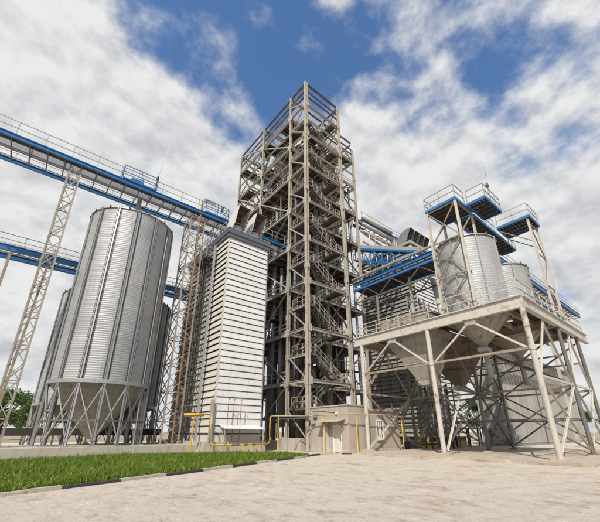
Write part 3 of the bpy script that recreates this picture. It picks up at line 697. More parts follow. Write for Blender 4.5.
# ------------------------------------------------------------------ catwalks
def catwalk(name, label, a, b, width, z, beam_h=.4, bay=1.25, rail_h=1.35, conveyor=True, plank=False, raised=(), rail_mat='rail', railsides=(0, 1)):
    """straight bridge between (x,y) a and b; near edge on the right-hand side when looking along"""
    A, B = Vector((*a, z)), Vector((*b, z)); d = (B-A).normalized(); s = Vector((d.y, -d.x, 0)); Lh = (B-A).length
    t = thing(name, ((A+B)/2), label, 'catwalk')
    for q in (-1, 1):
        o = s*q*width/2; MB().ibeam(A+o, B+o, .2, beam_h, .035).build('side_beam', 'blue', t)
    n = round(Lh/bay)
    for k in range(n+1):
        p = A+d*(Lh*k/n); MB().bar(p-s*(width/2-.1)+Vector((0,0,-.12)), p+s*(width/2-.1)+Vector((0,0,-.12)), .09, .12).build('crossbar', 'steel', t)
    m = MB()
    for q in (-.33, 0, .33): m.bar(A+s*width*q+Vector((0,0,-.03)), B+s*width*q+Vector((0,0,-.03)), .05, .07)
    m.build('stringer', 'steel', t)
    fl = MB(); fl.bar(A+s*(width*.33)+Vector((0,0,.12)), B+s*(width*.33)+Vector((0,0,.12)), width*.2, .04); fl.build('walkway_plate', 'grate', t)
    if conveyor:
        c = MB(); c.bar(A-s*width*.12+Vector((0,0,.55)), B-s*width*.12+Vector((0,0,.55)), .5, .5); co_ = c.build('conveyor_casing', 'duct', t)
        c = MB()
        for k in range(0, n+1, 2): p = A-s*width*.12+d*(Lh*k/n)+Vector((0,0,.55)); MB().bar(p-d*.04, p+d*.04, .6, .6).build('flange', 'steel', co_)
    for q in railsides:
        q = -1 if q == 0 else 1; o = s*q*(width/2-.02)+Vector((0,0,beam_h/2)); MB().rail([A+o, B+o], rail_h, bay*1.6, .026, (.5,), .08).build('railing', rail_mat, t)
    for (k0, k1, hh) in raised:
        o = s*(width/2+.1)+Vector((0,0,beam_h/2+.1)); p, q = A+d*k0+o, A+d*k1+o; w_ = -s*1.2
        m = MB(); m.rail([p+w_, p, q, q+w_], hh, 1.6, .03, (.5,)); m.bar(p, q, .1, .14); m.build('service_cage', 'blue', t)
    return t
cat = catwalk('overhead_catwalk', 'long blue conveyor catwalk over the large silo and white dryer', (-9, 33.1), (29.0, 33.1), 3.6, 24.62, raised=((12.2, 15.4, 1.5), (20.8, 23.6, 1.5)))
m = MB(); m.tube((5.35, 33.0, 24.3), (5.35, 33.0, 21.2), .22, 10); m.build('chute', 'hopper', cat, True)
m = MB(); m.tube((14.6, 33.0, 24.3), (14.6, 33.0, 21.5), .2, 10); m.build('chute', 'hopper', cat, True)
m = MB(); m.box(4.0, 5.2, 31.6, 32.4, 25.0, 25.6); m.tube((3.6, 32.0, 25.3), (4.0, 32.0, 25.3), .2, 10); m.build('drive_motor', 'blue', cat)
m = MB(); m.box(11.6, 13.0, 31.35, 31.45, 26.2, 26.7); m.build('cable_tray', 'hopper', cat)
m = MB(); m.tube((13.9, 31.5, 25.9), (13.9, 31.5, 26.5), .16, 8); m.build('lamp', 'darkrail', cat)
def antenna(x, yv, z, h, label):
    t = thing('antenna', (x, yv, z), label, 'antenna')
    MB().tube((x, yv, z), (x, yv, z+h*.45), .05, 6).build('pole', 'darkrail', t); MB().tube((x, yv, z+h*.45), (x+.25, yv-.1, z+h), .014, 5).build('whip', 'darkrail', t)
    m = MB(); m.lathe((x, yv), [(.01, z+h*.38), (.11, z+h*.39), (.13, z+h*.45), (.1, z+h*.5), (.01, z+h*.52)], 10); m.build('lamp_head', 'darkrail', t, True)
antenna(6.3, 31.25, 24.9, 3.6, 'thin antenna with dark lamp on the blue catwalk over the silo')
antenna(15.9, 31.25, 24.9, 2.0, 'short antenna on the catwalk above the white dryer')
low = catwalk('lower_conveyor', 'low blue conveyor bridge passing behind the large silo', (-12, 39.2), (18.5, 39.2), 2.2, 17.6, .55, 1.5, 1.1)
m = MB(); m.bar((-3.4, 38.0, 17.3), (-3.4, 38.0, 0), .2, .2); m.build('post', 'rustcream', low); m = MB(); m.bar((-.5, 38.0, 17.3), (-1.0, 38.0, 0), .2, .2); m.build('post', 'rustcream', low)

# ------------------------------------------------------------------ right-hand loading platform
PX0, PX1, PY0, PY1, PZ0, PZ1 = 24.6, 40.5, 6.8, 21.5, 9.4, 10.28
pl = thing('loading_platform', (32, 14, 0), 'raised cream steel platform on legs carrying the round bins', 'platform')
def pbeam(a, b, w, h, mat='cream', name='beam', t=.05): return MB().ibeam(a, b, w, h, t).build(name, mat, pl)
zc = (PZ0+PZ1)/2
MB().ibeam((PX0, PY0-.1, zc), (PX0, PY1, zc), .34, PZ1-PZ0, .06).build('fascia_beam', 'cream', pl)
MB().ibeam((PX0+.19, PY0, zc), (PX1, PY0, zc), .34, PZ1-PZ0-.01, .06).build('fascia_beam', 'cream', pl)
MB().ibeam((PX0+.19, PY1-.2, zc), (PX1, PY1-.2, zc), .3, PZ1-PZ0-.01, .06).build('fascia_beam', 'cream', pl)
RX = (PX0, 31.85, 37.0); RY = (6.85, 13.8, 20.7)
for x in RX[1:]: pbeam((x, PY0+.2, zc-.05), (x, PY1-.4, zc-.05), .3, .7, 'rustcream')
for k in range(1, 10):
    yv = PY0+(PY1-PY0)*k/10
    pbeam((PX0+.2, yv, zc+.12), (PX1-.1, yv, zc+.12), .16, .4, 'rustcream', 'joist', .03)
# deck plates with the openings of the hoppers left free
for i in range(8):
    for j in range(6):
        x0 = PX0+.2+(PX1-PX0-.3)*i/8; x1 = PX0+.2+(PX1-PX0-.3)*(i+1)/8; y0 = PY0+.2+(PY1-PY0-.4)*j/6; y1 = PY0+.2+(PY1-PY0-.4)*(j+1)/6
        cxm, cym = (x0+x1)/2, (y0+y1)/2
        if math.hypot(cxm-27.9, cym-11) < 1.9 or math.hypot(cxm-35.8, cym-11.2) < 1.9 or (25.6 < cxm < 36.4 and 14.3 < cym < 18.4): continue
        MB().box(x0+.01, x1-.01, y0+.01, y1-.01, PZ1+.004, PZ1+.03).build('deck_plate', 'grate', pl)
for i, x in enumerate(RX):
    for j, yv in enumerate(RY):
        base = .16
        lw = .17 if i == 0 else .14; m = MB(); m.tube((x, yv, base+.12), (x, yv, PZ0 if i == 0 or j == 0 else zc-.4), lw, 14); m.box(x-.28, x+.28, yv-.28, yv+.28, base+.1, base+.14)
        if i == 0: m.tube((x, yv, 6.55), (x, yv, 6.85), lw+.04, 14)
        m.build('leg', 'cream' if i == 0 else 'steel', pl); MB().box(x-.4, x+.4, yv-.4, yv+.4, 0, base+.1).build('footing', 'concrete', pl)
def pbr(a, b, w=.13, mat='cream'):
    m = MB(); m.bar(a, b, w, .03, ou=-w/2); m.bar(a, b, .03, w); m.build('brace', mat, pl)
xf = PX0
for j in range(2):
    y0, y1 = RY[j]+.2, RY[j+1]-.2; ym = (y0+y1)/2
    pbr((xf, ym-.1, PZ0-.15), (xf, y0, 6.7)); pbr((xf, ym+.1, PZ0-.15), (xf, y1, 6.7))
    m = MB(); m.box(xf-.05, xf+.05, ym-.4, ym+.4, PZ0-.4, PZ0-.003); m.build('gusset', 'rail', pl)
    MB().bar((xf, y0, 6.7), (xf, y1, 6.7), .14, .16).build('tie', 'rustcream', pl)
    for x in RX[1:]:
        pbr((x, y0, .6), (x, y1, 4.8), .11, 'steel'); pbr((x, y1, .6), (x, y0, 4.8), .11, 'steel'); pbr((x, y0, 5.0), (x, y1, 8.9), .11, 'steel'); pbr((x, y1, 5.0), (x, y0, 8.9), .11, 'steel')  # back rows in darker steel, standing in for shade below the platform
        MB().bar((x, y0, 4.9), (x, y1, 4.9), .14, .16).build('tie', 'rustcream', pl)
for i in range(2):
    x0, x1 = RX[i]+.22, RX[i+1]-.22; xm = (x0+x1)/2
    for yv in RY:
        mt = ('steel' if 8 < yv < 19 else 'rustcream') if yv > 8 else 'cream'  # middle row braces darkened; deeper shade beneath the deck put into the material
        pbr((x0, yv, 4.9), (x1, yv, .5), .15, mt); pbr((x1, yv, 4.9), (x0, yv, .5), .15, 'cream' if yv > 20 else mt)
        pbr((x0, yv, 5.0), (xm, yv, PZ0-.2), .15, mt); pbr((x1, yv, 5.0), (xm, yv, PZ0-.2), .15, mt)
        MB().bar((x0, yv, 4.95), (x1, yv, 4.95), .14, .16).build('tie', mt, pl)
for x in RX[1:]:
    for zq in (2.6, 7.2):
        for j in range(2): MB().bar((x, RY[j]+.2, zq), (x, RY[j+1]-.2, zq), .1, .12).build('tie', 'steel', pl)
for yv in RY[1:]:
    for zq in (2.5, 7.3): MB().bar((RX[1]+.2, yv, zq), (RX[2]-.2, yv, zq), .1, .12).build('tie', 'steel', pl)
pbr((PX0, RY[1]-.25, .5), (PX0+3.4, RY[1]-.0, 4.2), .16, 'cream')
MB().rail([(PX0+.1, 15.2, PZ1), (PX0+.1, PY0+.1, PZ1), (PX1, PY0+.1, PZ1)], 1.3, 1.55, .034, (.5,)).build('railing', 'cream', pl)
MB().rail([(PX0+3, PY1-.15, PZ1), (PX0+.1, PY1-.15, PZ1), (PX0+.1, 15.2, PZ1)], 1.2, 1.25, .03, (.36, .68), .1).build('railing', 'cream', pl)

# rectangular bin with pyramid hopper
def pyramid_bin(label, x0, x1, y0, y1, zt, bx0, bx1, by0, by1, zb, mat, wallmat):
    t = thing('hopper_bin', ((bx0+bx1)/2, (by0+by1)/2, zb), label, 'hopper')
    h = MB(); zt0 = 9.95
    h.add([(x0,y0,zt0),(x1,y0,zt0),(x1,y1,zt0),(x0,y1,zt0),(bx0,by0,zb),(bx1,by0,zb),(bx1,by1,zb),(bx0,by1,zb)], [(0,1,5,4),(1,2,6,5),(2,3,7,6),(3,0,4,7)])
    ho = h.build('hopper', mat, t)
    f = MB()
    for q in (.33, .66):
        p = [(x0+(bx0-x0)*q-.04, y0+(by0-y0)*q-.04), (x1+(bx1-x1)*q+.04, y0+(by0-y0)*q-.04), (x1+(bx1-x1)*q+.04, y1+(by1-y1)*q+.04), (x0+(bx0-x0)*q-.04, y1+(by1-y1)*q+.04)]; z = zt0+(zb-zt0)*q
        for i in range(4): f.bar((*p[i], z), (*p[(i+1) % 4], z), .07, .07)
    f.build('stiffening_ring', mat, ho)
    MB().box(bx0-.06, bx1+.06, by0-.06, by1+.06, zb-.35, zb).build('slide_gate', 'rail', ho)
    if wallmat:
        m = MB(); m.box(x0, x0+.08, y0, y1, zt0+.36, zt); m.box(x1-.08, x1, y0, y1, zt0+.36, zt); m.box(x0+.08, x1-.08, y0, y0+.08, zt0+.36, zt); m.box(x0+.08, x1-.08, y1-.08, y1, zt0+.36, zt); m.build('wall', wallmat, t)
        m = MB(); m.box(x0-.1, x1+.1, y0-.1, y1+.1, zt, zt+.12); m.build('lid', wallmat, t)
        n = 5
        for k in range(n): yq = y0+(y1-y0)*k/(n-1); MB().box(x0-.07, x0-.002, yq-.05, yq+.05, zt0+.36, zt).build('stiffener', 'rustcream', t)
    return t
pyramid_bin('beige rectangular bin and pyramid hopper at the left end of the platform', 25.15, 29.2, 13.95, 18.75, 11.3, 26.2, 27.3, 14.9, 16.1, 5.7, 'hopper', 'hopper')
pyramid_bin('pyramid hopper under the platform behind the beige hopper, shade painted in as dark brown', 30.0, 36.6, 14.2, 18.6, 10.3, 33.0, 33.8, 15.7, 16.5, 5.9, 'hopperdark', None)

# round bins
S1 = silo('round_bin', 27.9, 11.0, 2.42, 10.45, 16.9, 8, 'galvanised round bin above the platform nearest the front corner', 'round bins on the platform', 'galv_small', False, 8.15, seg=64, pitch=.2, rib_w=.05, foot=10.3, amp=.008)
S2 = silo('round_bin', 35.8, 11.2, 2.42, 10.45, 16.9, 8, 'second galvanised round bin behind the front one on the platform', 'round bins on the platform', 'galv_small', False, 8.3, seg=64, pitch=.2, rib_w=.05, foot=10.3, amp=.008)
for sx, sy, zb, par in ((27.9, 11.0, 8.15, S1), (35.8, 11.2, 8.3, S2)):
    for k in range(14):                                     # seams of the cone
        an = 2*math.pi*k/14; MB().bar((sx+math.cos(an)*2.36, sy+math.sin(an)*2.36, 10.36), (sx+math.cos(an)*.3, sy+math.sin(an)*.3, zb+.02), .05, .05).build('cone_seam', 'hopper', par)
    m = MB(); m.box(sx-.5, sx+.5, sy-.35, sy+.35, zb-.55, zb-.26); m.build('slide_gate', 'rail', par)
    m = MB(); m.tube((sx, sy, zb-.55), (sx+.1, sy-.1, zb-2.6), .2, 10); m.build('outlet_spout', 'hopper', par, True)

# gantry over the round bins
ga = thing('bin_gantry', (30, 10.6, 10.3), 'blue railed gantry on cream legs above the round bins', 'gantry')
GZ = 20.5
for x in (25.3, 28.3):
    for yv in (9.95, 12.55):
        MB().ibeam((x, yv, PZ1+.03), (x, yv, GZ-.1), .18, .18, .03, up=(1, 0, 0)).build('leg', 'cream', ga)
for z0, z1 in ((PZ1+.4, 13.6), (13.6, 16.9), (16.9, GZ-.3)):
    MB().bar((25.3, 10.05, z1), (25.3, 12.45, z1), .1, .12).build('strut', 'rustcream', ga)
    MB().bar((25.4, 9.95, z1), (28.2, 9.95, z1), .1, .12).build('strut', 'rustcream', ga)
    for a_, b_ in (((25.3, 10.05, z0), (25.3, 12.45, z1-.1)), ((25.3, 12.45, z0), (25.3, 10.05, z1-.1))): MB().bar(a_, b_, .09, .09).build('brace', 'rustcream', ga)
for a_, b_ in (((25.4, 9.95, 17.1), (28.2, 9.95, GZ-.4)), ((25.4, 12.55, 17.1), (28.2, 12.55, GZ-.4))): MB().bar(a_, b_, .09, .09).build('brace', 'rustcream', ga)
def deck(x0, x1, y0, y1, z, rails, name='deck'):
    m = MB(); nb = round((y1-y0)/.32)
    for k in range(nb): m.box(x0+.06, x1-.06, y0+.06+(y1-y0-.12)*k/nb, y0+.06+(y1-y0-.12)*(k+.9)/nb, z-.05, z)
    n = max(2, round((x1-x0)/.7))
    for k in range(1, n): xx = x0+(x1-x0)*k/n; m.box(xx-.05, xx+.05, y0+.08, y1-.08, z-.22, z-.05)
    dk = m.build(name, 'grate', ga)
    e = MB()
    e.bar((x0, y0, z-.08), (x0, y1, z-.08), .1, .24); e.bar((x1, y0, z-.08), (x1, y1, z-.08), .1, .24); e.bar((x0+.06, y0, z-.08), (x1-.06, y0, z-.08), .1, .238); e.bar((x0+.06, y1, z-.08), (x1-.06, y1, z-.08), .1, .238); e.build('edge_beam', 'blue', dk)
    for pts in rails: MB().rail(pts, 1.35, 1.25, .03, (.5,), .1).build('railing', 'darkrail' if False else 'rail', dk)
z = GZ
deck(25.2, 28.4, 9.85, 12.65, z, [[(28.4, 12.65, z), (25.2, 12.65, z), (25.2, 9.85, z), (27.0, 9.85, z)]])
deck(28.51, 38.5, 9.9, 11.4, z-.25, [[(31.2, 9.9, z-.25), (33.2, 9.9, z-.25)], [(28.5, 11.4, z-.25), (38.5, 11.4, z-.25)], [(36.6, 9.9, z-.25), (38.5, 9.9, z-.25)]])
deck(27.2, 30.6, 8.2, 9.78, z+.1, [[(27.2, 9.7, z+.1), (27.2, 8.2, z+.1), (30.6, 8.2, z+.1), (30.6, 9.7, z+.1)]])
deck(33.6, 36.4, 6.9, 9.78, z+.35, [[(33.6, 9.7, z+.35), (33.6, 6.9, z+.35), (36.4, 6.9, z+.35), (36.4, 9.7, z+.35)]])
for x in (33.8, 36.2):
    MB().ibeam((x, 7.15, PZ1+.03), (x, 7.15, z+.1), .18, .18, .03, up=(1, 0, 0)).build('leg', 'cream', ga)
for k in range(3):
    z0 = PZ1+.4+k*3.2; z1 = z0+3.1
    MB().bar((33.9, 7.15, z0 if k % 2 else z1), (36.1, 7.15, z1 if k % 2 else z0), .09, .09).build('brace', 'rustcream', ga)
    MB().bar((33.9, 7.15, z1), (36.1, 7.15, z1), .09, .09).build('strut', 'rustcream', ga)
MB().bar((33.8, 7.2, 18.2), (33.8, 9.6, z-.1), .08, .08).build('brace', 'rustcream', ga); MB().bar((36.2, 7.2, 18.2), (36.2, 9.6, z-.1), .08, .08).build('brace', 'rustcream', ga)
for sx in (27.9, 35.8):
    m = MB(); m.tube((sx, 11.0, z-.3), (sx, 11.0, 17.5), .2, 10); m.build('chute', 'hopper', ga, True)
m = MB(); m.bar((26.0, 11.6, z+.5), (38.2, 11.9, z+.5), .6, .5); m.build('conveyor_casing', 'duct', ga)
m = MB(); m.box(29.0, 30.2, 8.6, 9.5, z+.12, z+.75); m.build('drive_motor', 'blue', ga)
antenna(28.6, 8.25, z+.1, 4.2, 'thin antenna with dark lamp on the gantry above the round bins')
cat2 = catwalk('conveyor_bridge', 'blue conveyor bridge at the right edge behind the gantry legs', (39.5, 13.0), (72, 13.0), 2.2, 20.2, .6, 1.5, 1.2)
MB().ibeam((55, 13, 0), (55, 13, 19.8), .3, .3, .04, up=(1, 0, 0)).build('leg', 'cream', cat2); MB().ibeam((41, 13, 10.3), (41, 13, 19.8), .25, .25, .04, up=(1, 0, 0)).build('leg', 'cream', cat2)

# ------------------------------------------------------------------ gallery and conveyors between tower and bins
gal = catwalk('bridge_gallery', 'blue edged gallery running from the tower to the round bins', (34.3, 28.4), (34.3, 15.6), 2.8, 20.7, .5, 1.1, 1.1, conveyor=True, railsides=(0,))
m = MB(); m.bar((32.8, 28.4, 19.75), (32.8, 15.6, 19.75), .16, .28); m.build('lower_beam', 'blue', gal); m = MB(); m.bar((35.8, 28.4, 19.75), (35.8, 15.6, 19.75), .16, .28); m.build('lower_beam', 'blue', gal)
m = MB(); 
for k in range(11): yv = 15.9+k*1.2; m.bar((32.85, yv, 19.7), (35.75, yv, 19.7), .1, .14); m.bar((32.8, yv, 19.75), (32.8, yv, 20.5), .07, .07)
m.box(32.9, 35.7, 15.7, 28.3, 19.84, 19.88); m.build('underside_frame', 'grate', gal)
m = MB(); m.tube((32.6, 28.4, 21.35), (32.6, 15.6, 21.35), .16, 8); m.build('service_pipe', 'rail', gal)
MB().bar((34.3, 20.6, 19.6), (34.3, 20.6, 10.3), .24, .24).build('leg', 'cream', gal)
for k in range(6):
    y0 = 16.2+k*2.0; MB().bar((32.85, y0, 19.6 if k % 2 else 18.0), (32.85, y0+2.0, 18.0 if k % 2 else 19.6), .1, .1).build('truss_brace', 'steel', gal); MB().bar((35.75, y0, 19.6 if k % 2 else 18.0), (35.75, y0+2.0, 18.0 if k % 2 else 19.6), .1, .1).build('truss_brace', 'steel', gal)
for x in (32.85, 35.75): MB().bar((x, 16.2, 17.95), (x, 28.2, 17.95), .12, .16).build('truss_chord', 'steel', gal)
for k in range(7): MB().bar((32.9, 16.2+k*2, 17.95), (35.7, 16.2+k*2, 17.95), .1, .12).build('truss_strut', 'steel', gal)
MB().bar((32.85, 24.6, 17.9), (32.85, 24.6, 10.3), .2, .2).build('leg', 'rustcream', gal)
tr = thing('inclined_conveyor', (38, 26, 20), 'blue trussed inclined conveyor sloping down behind the gallery', 'conveyor')
A, B = Vector((37.0, 31.6, 29.3)), Vector((37.0, 20.0, 23.7)); dv = Vector((0, 0, -2.0)); n = 8
for xo in (-.5, .5):
    o = Vector((xo, 0, 0)); MB().bar(A+o, B+o, .16, .3).build('top_chord', 'blue', tr); MB().bar(A+o+dv, B+o+dv, .14, .2).build('bottom_chord', 'blue', tr)
    for k in range(n+1):
        p = A+(B-A)*k/n+o; MB().bar(p, p+dv, .09, .09).build('post', 'blue', tr)
        if k < n:
            q = A+(B-A)*(k+1)/n+o; MB().bar(p if k % 2 else p+dv, q+dv if k % 2 else q, .08, .08).build('diagonal', 'blue', tr)
m = MB(); m.bar(A+Vector((0,0,.45)), B+Vector((0,0,.45)), .8, .5); m.build('conveyor_casing', 'rail', tr)
up = catwalk('upper_conveyor', 'railed conveyor walkway high up from the tower to the rear dryer', (36.6, 30.0), (49.5, 30.0), 2.0, 33.6, .5, 1.2, 1.25)
for q, rr in ((.0, .32), (-1.3, .28), (-2.7, .25)):
    m = MB(); m.tube((36.5, 28.75, 33.9+q), (44.0, 28.75, 33.9+q), rr, 12); m.build('dust_pipe', 'cream', up, True)
m = MB(); 
for k in range(7): x = 43.6+k*.45; m.tube((x, 28.9, 33.2), (x, 28.9, 29.6), .1, 6)
m.build('spouts', 'rail', up)

# ------------------------------------------------------------------ rear dryer
EX0, EX1, EY0, EY1 = 44.2, 52.5, 25.6, 36.5
dr2 = thing('grain_dryer', (48, 31, 0), 'rear louvred dryer with a row of four brown cowls right of the tower', 'dryer')
m = MB(); m.box(EX0+.06, EX1-.06, EY0+.06, EY1, 0, 30.4); m.build('core', 'dark', dr2)
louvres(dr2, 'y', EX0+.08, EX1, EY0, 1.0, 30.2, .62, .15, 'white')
louvres(dr2, 'x', EY0+.08, EY1, EX0, 1.0, 30.2, .62, .24, 'shadedlouvre')
m = MB(); m.box(EX0-.08, EX0+.08, EY0-.08, EY0+.08, 0, 30.3); m.build('corner_post', 'beigelouvre', dr2)
m = MB(); m.box(EX0-.3, EX1+.3, EY0-.3, EY1+.2, 30.42, 30.9); m.build('roof_band', 'rail', dr2)
for k in range(4): cowl(dr2, EX0+.1+k*1.55, EX0+1.35+k*1.55, EY0+.1, 30.4, sc=1.0, w_side='duct')
MB().rail([(EX0-.2, EY1, 30.95), (EX0-.2, EY0+2.9, 30.95)], 1.0, 1.5, .03).build('roof_railing', 'rail', dr2)
m = MB()
for k in range(6):
    yq = EY0+1.0+k*1.7; m.bar((EX0-.6, yq, 0), (EX0-.6, yq, 20), .16, .16)
for k in range(6): m.bar((EX0-.6, EY0+1, 3+k*3.2), (EX0-.6, EY0+9.5, 3+k*3.2), .1, .12)
m.build('service_frame', 'steel', dr2)
m = MB(); m.tube((33, 22.6, 3.5), (36.5, 21.9, 8.2), .28, 10); m.tube((33.9, 22.4, 4.7), (34.6, 22.3, 5.65), .31, 10); 
tag(m.build('auger_tube', 'hopper', None, True), 'inclined beige auger tube rising behind the annex roof', 'auger')

# ------------------------------------------------------------------ yard equipment under the platform
def barrier(x, yv, rz, L, label, kind='barrier'):
    t = thing('yellow_barrier', (x, yv, .0), label, 'barrier', 'yellow barriers behind the platform legs'); c, s = math.cos(rz), math.sin(rz)
    P = lambda u, z: (x+c*u, yv+s*u, z)
    for u in (-L/2, 0, L/2): MB().bar(P(u, .0), P(u, 2.2 if u else 1.2), .14, .14).build('post', 'yellow', t)
    for z in (.5, 1.15): MB().bar(P(-L/2, z), P(L/2, z), .1, .14).build('rail', 'yellow', t)
    MB().bar(P(-L/2, .12), P(L/2, .12), .35, .24).build('base_rail', 'yellow', t)
barrier(39.5, 24.0, 0.1, 5.0, 'yellow tubular barrier left of the middle platform leg')
barrier(44.0, 22.4, -.3, 3.2, 'yellow tubular barrier farther right under the platform')
wk = thing('steel_walkway', (42, 20, 0), 'low grey steel stair platform behind the middle platform leg', 'platform')
m = MB(); m.box(37.2, 46, 19.2, 21.0, 2.0, 2.1)
for x in (37.3, 40.2, 43.1, 45.9):
    for yv in (19.3, 20.9): m.bar((x, yv, 0), (x, yv, 2.0), .12, .12)
m.build('deck', 'grate', wk); MB().rail([(37.2, 19.2, 2.1), (46, 19.2, 2.1)], 1.1, 1.4, .035).build('railing', 'rail', wk)
m = MB()
for k in range(8): m.box(36.9-k*.28, 37.2-k*.28, 19.3, 20.3, 1.8-k*.24, 1.85-k*.24)
for yv in (19.3, 20.3): m.bar((37.2, yv, 1.95), (34.9, yv, .0), .05, .22)
m.build('steps', 'steel', wk)
for (px, py, w, d, h, lab, mt) in ((33.5, 22.6, .9, .7, 1.0, 'small dark machine beside the annex end wall', 'steel'), (35.4, 23.3, 1.3, .9, .7, 'low yellow machine block right of the annex', 'yellow')):
    t = thing('pump_unit', (px, py, 0), lab, 'machine'); m = MB(); m.box(px-w/2, px+w/2, py-d/2, py+d/2, .18, h*.7); m.build('housing', mt, t)
    m = MB(); m.tube((px-w*.3, py, h*.7+.12), (px+w*.35, py, h*.7+.12), .2, 12); m.build('motor', 'duct', t, True)
    m = MB(); m.box(px-w/2-.1, px+w/2+.1, py-d/2-.05, py+d/2+.05, 0, .18); m.build('skid', 'dark', t)

# clad hall on the right
hall = thing('clad_hall', (62, 26, 0), 'pale grey hall clad in vertical ribbed sheets behind the platform', 'building')
HX0, HX1, HY0, HY1, HZ = 50.5, 84, 18.5, 22.4, 12.5
m = MB(); m.box(HX0+.05, HX1-.05, HY0+.05, HY1, 0, HZ); m.build('wall', 'duct', hall)
n = 30
for k in range(n):
    x0 = HX0+(HX1-HX0)*k/n; x1 = HX0+(HX1-HX0)*(k+1)/n
    m = MB(); m.box(x0+.02, x1-.02, HY0, HY0+.05, .3, HZ); m.box(x0+.02, x0+.14, HY0-.08, HY0-.001, .3, HZ); m.box((x0+x1)/2-.05, (x0+x1)/2+.05, HY0-.06, HY0-.001, .3, HZ); m.build('cladding_sheet', 'rail', hall)
for k in range(4):
    y0 = HY0+(HY1-HY0)*k/4; y1 = HY0+(HY1-HY0)*(k+1)/4
    m = MB(); m.box(HX0, HX0+.05, y0+.02, y1-.02, .3, HZ); m.box(HX0-.08, HX0-.001, y0+.02, y0+.14, .3, HZ); m.build('cladding_sheet', 'rail', hall)
m = MB(); m.prism([(HY0-.4, HZ), (HY1+.4, HZ), (HY1+.4, HZ+.2), ((HY0+HY1)/2, HZ+.9), (HY0-.4, HZ+.2)], 'x', HX0-.3, HX1); m.build('roof', 'rail', hall)

# ------------------------------------------------------------------ trees
def tree(x, yv, h, label, seed):
    rt = random.Random(seed); t = thing('tree', (x, yv, 0), label, 'tree', 'trees beyond the plant')
    m = MB(); m.tube((x, yv, 0), (x+.2, yv, h*.45), h*.028, 8, h*.018); tips = []
    for k in range(16):
        an = rt.uniform(0, 6.28); z0 = h*rt.uniform(.3, .45); q = (x+math.cos(an)*h*rt.uniform(.10, .30), yv+math.sin(an)*h*rt.uniform(.10, .30), h*rt.uniform(.34, .9)); m.tube((x+.15, yv, z0), q, h*.012, 6, h*.005); tips.append(q)
    tips.append((x, yv, h*.86)); m.build('trunk', 'bark', t)
    c = MB()
    for q in tips:
        R0 = h*rt.uniform(.07, .14)
        for _ in range(330):
            v = Vector((rt.gauss(0, 1), rt.gauss(0, 1), rt.gauss(0, .8))).normalized()*R0*rt.uniform(.35, 1.1)+Vector(q); s = h*.018*rt.uniform(.6, 1.3)
            a_ = Vector((rt.gauss(0, 1), rt.gauss(0, 1), rt.gauss(0, 1))).normalized(); b_ = a_.orthogonal().normalized()
            c.add([v-a_*s, v+b_*s*.6, v+a_*s, v-b_*s*.6], [(0,1,2,3)])
    c.build('crown', 'leaf', t); return t
TR = []
for i, (x, yv, h, lab) in enumerate(((78, 35.5, 9, 'small green tree seen between the rear dryer and the clad hall'), (-10, 70, 8, 'green tree far behind the large silo at the left'), (4, 92, 9, 'distant green tree left of the silo legs'), (22, 100, 9, 'distant green tree right of the silo legs'), (88, 46, 10, 'taller green tree behind the clad hall'))):
    TR.append(tree(x, yv, h, lab, 40+i))

# ------------------------------------------------------------------ more plant equipment seen through the frames
tb = thing('trough_conveyor', (4, 38.6, 0), 'dark trough conveyor on low legs behind the silo legs', 'conveyor')
m = MB(); m.box(-8, 12.6, 38.3, 38.9, 1.4, 2.0); m.build('trough', 'dark', tb)
for k in range(10):
    x = -7.6+k*2.2; m = MB(); m.bar((x, 38.35, 0), (x, 38.35, 1.4), .1, .1); m.bar((x, 38.85, 0), (x, 38.85, 1.4), .1, .1); m.bar((x, 38.35, .6), (x, 38.85, .6), .08, .08); m.build('leg', 'steel', tb)
rk = thing('pipe_rack', (41, 24, 0), 'grey pipe rack with vertical spouts in front of the rear dryer', 'pipe rack')
for k in range(5):
    x = 38.4+k*1.3; m = MB(); m.bar((x, 23.6, 0), (x, 23.6, 19.3), .13, .13); m.build('post', 'steel', rk)
for k in range(9):
    m = MB(); m.bar((38.4, 23.6, 2.2+k*2.05), (43.6, 23.6, 2.2+k*2.05), .1, .12); m.build('rail', 'rustcream' if k % 2 else 'steel', rk)
rq = random.Random(5)
for k in range(9):
    x = 38.7+k*.56; m = MB(); m.tube((x, 24.0, .5+rq.random()*6), (x, 24.0, 17+rq.random()*3), .08+.06*rq.random(), 8); m.build('spout', 'duct', rk, True)
for k in range(4):
    x = 38.4+k*1.3; m = MB(); m.bar((x, 23.55, 2.2+k*4.1), (x+1.3, 23.55, 6.3+k*4.1), .09, .09); m.build('brace', 'rustcream', rk)
m = MB(); m.tube((33.6, 16.6, 11.2), (37.6, 19.4, 20.6), .34, 12); tag(m.build('filling_spout', 'cream', None, True), 'thick cream spout slanting down to the platform bins', 'spout')

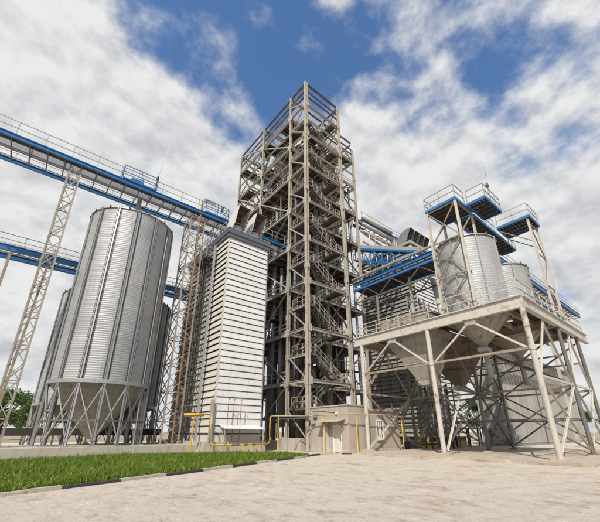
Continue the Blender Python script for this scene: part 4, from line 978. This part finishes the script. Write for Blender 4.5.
rd = random.Random(21)                                       # far treeline round the plant, copies of the built trees
spots = [(-52+rd.uniform(-4, 4)+k*8.5, 118+rd.uniform(-14, 14)) for k in (0, 1, 3, 4, 6)]+[(118+rd.uniform(-8, 8), 8+k*7+rd.uniform(-2, 2)) for k in (0, 2, 3, 5)]
for k, (x, yv) in enumerate(spots):
    src = TR[k % len(TR)]; c = src.copy(); COL.objects.link(c); sc_ = rd.uniform(.75, 1.25); WP[c] = Vector((x, yv, 0)); c.location = WP[c]; c.rotation_euler = (0, 0, rd.uniform(0, 6.28)); c.scale = (sc_*1.3, sc_*1.3, sc_)
    c['label'] = 'far green tree on the horizon behind the silo legs' if k < 5 else 'far green tree on the horizon right of the clad hall'; c['group'] = 'far trees behind the silos' if k < 5 else 'far trees beyond the hall'
    for ch in src.children: q = ch.copy(); COL.objects.link(q); q.parent = c
m = MB(); m.box(AX0-.14, AX0-.002, DY0+.35, DY0+.6, 3.2, 3.34); m.build('door_lamp', 'pvc', annex)
m = MB(); m.path([(AX0-.03, AY1-.3, 3.6), (AX0-.03, DY1+1.6, 3.55), (AX0-.03, DY0+.6, 3.3)], .018, 5); m.build('cable', 'dark', annex)

pb = thing('pipe_bundle', (40, 29, 20), 'pale dust pipes and slim blue rails crossing from the tower to the rear dryer', 'pipes')
for yv, z0, z1, rr, mt in ((29.3, 31.6, 30.2, .2, 'cream'), (28.9, 29.4, 28.8, .16, 'rail'), (29.6, 26.6, 26.0, .22, 'duct'), (29.2, 24.4, 24.6, .14, 'cream'), (28.6, 22.6, 23.4, .18, 'rail'), (29.8, 20.4, 20.6, .2, 'duct')):
    m = MB(); m.tube((36.4, yv, z0), (44.1, yv, z1), rr, 10)
    for q in (.25, .5, .75): xx = 36.4+7.7*q; zq = z0+(z1-z0)*q; m.tube((xx-.05, yv, zq), (xx+.05, yv, zq), rr+.05, 10)
    m.build('pipe', mt, pb, True)
for zq in (27.6, 25.4): MB().bar((36.4, 28.4, zq), (44.0, 28.4, zq), .1, .16).build('rail', 'blue', pb)
for k in range(5): x = 37.2+k*1.5; m = MB(); m.tube((x, 28.7, 21.0+k*.4), (x+.3, 28.5, 31.0), .09, 8); m.build('down_pipe', ('cream', 'duct', 'rail')[k % 3], pb, True)
rs2 = random.Random(77)
for k in range(6):
    x = 32.6+k*.75; yy = 18.8+rs2.uniform(-.4, .8); m = MB(); m.tube((x, yy, .1), (x+rs2.uniform(-.3, .3), yy, 6+rs2.random()*2.5), .07+.05*rs2.random(), 8)
    m.build('riser', ('steel', 'hopper', 'duct')[k % 3], pl, True)
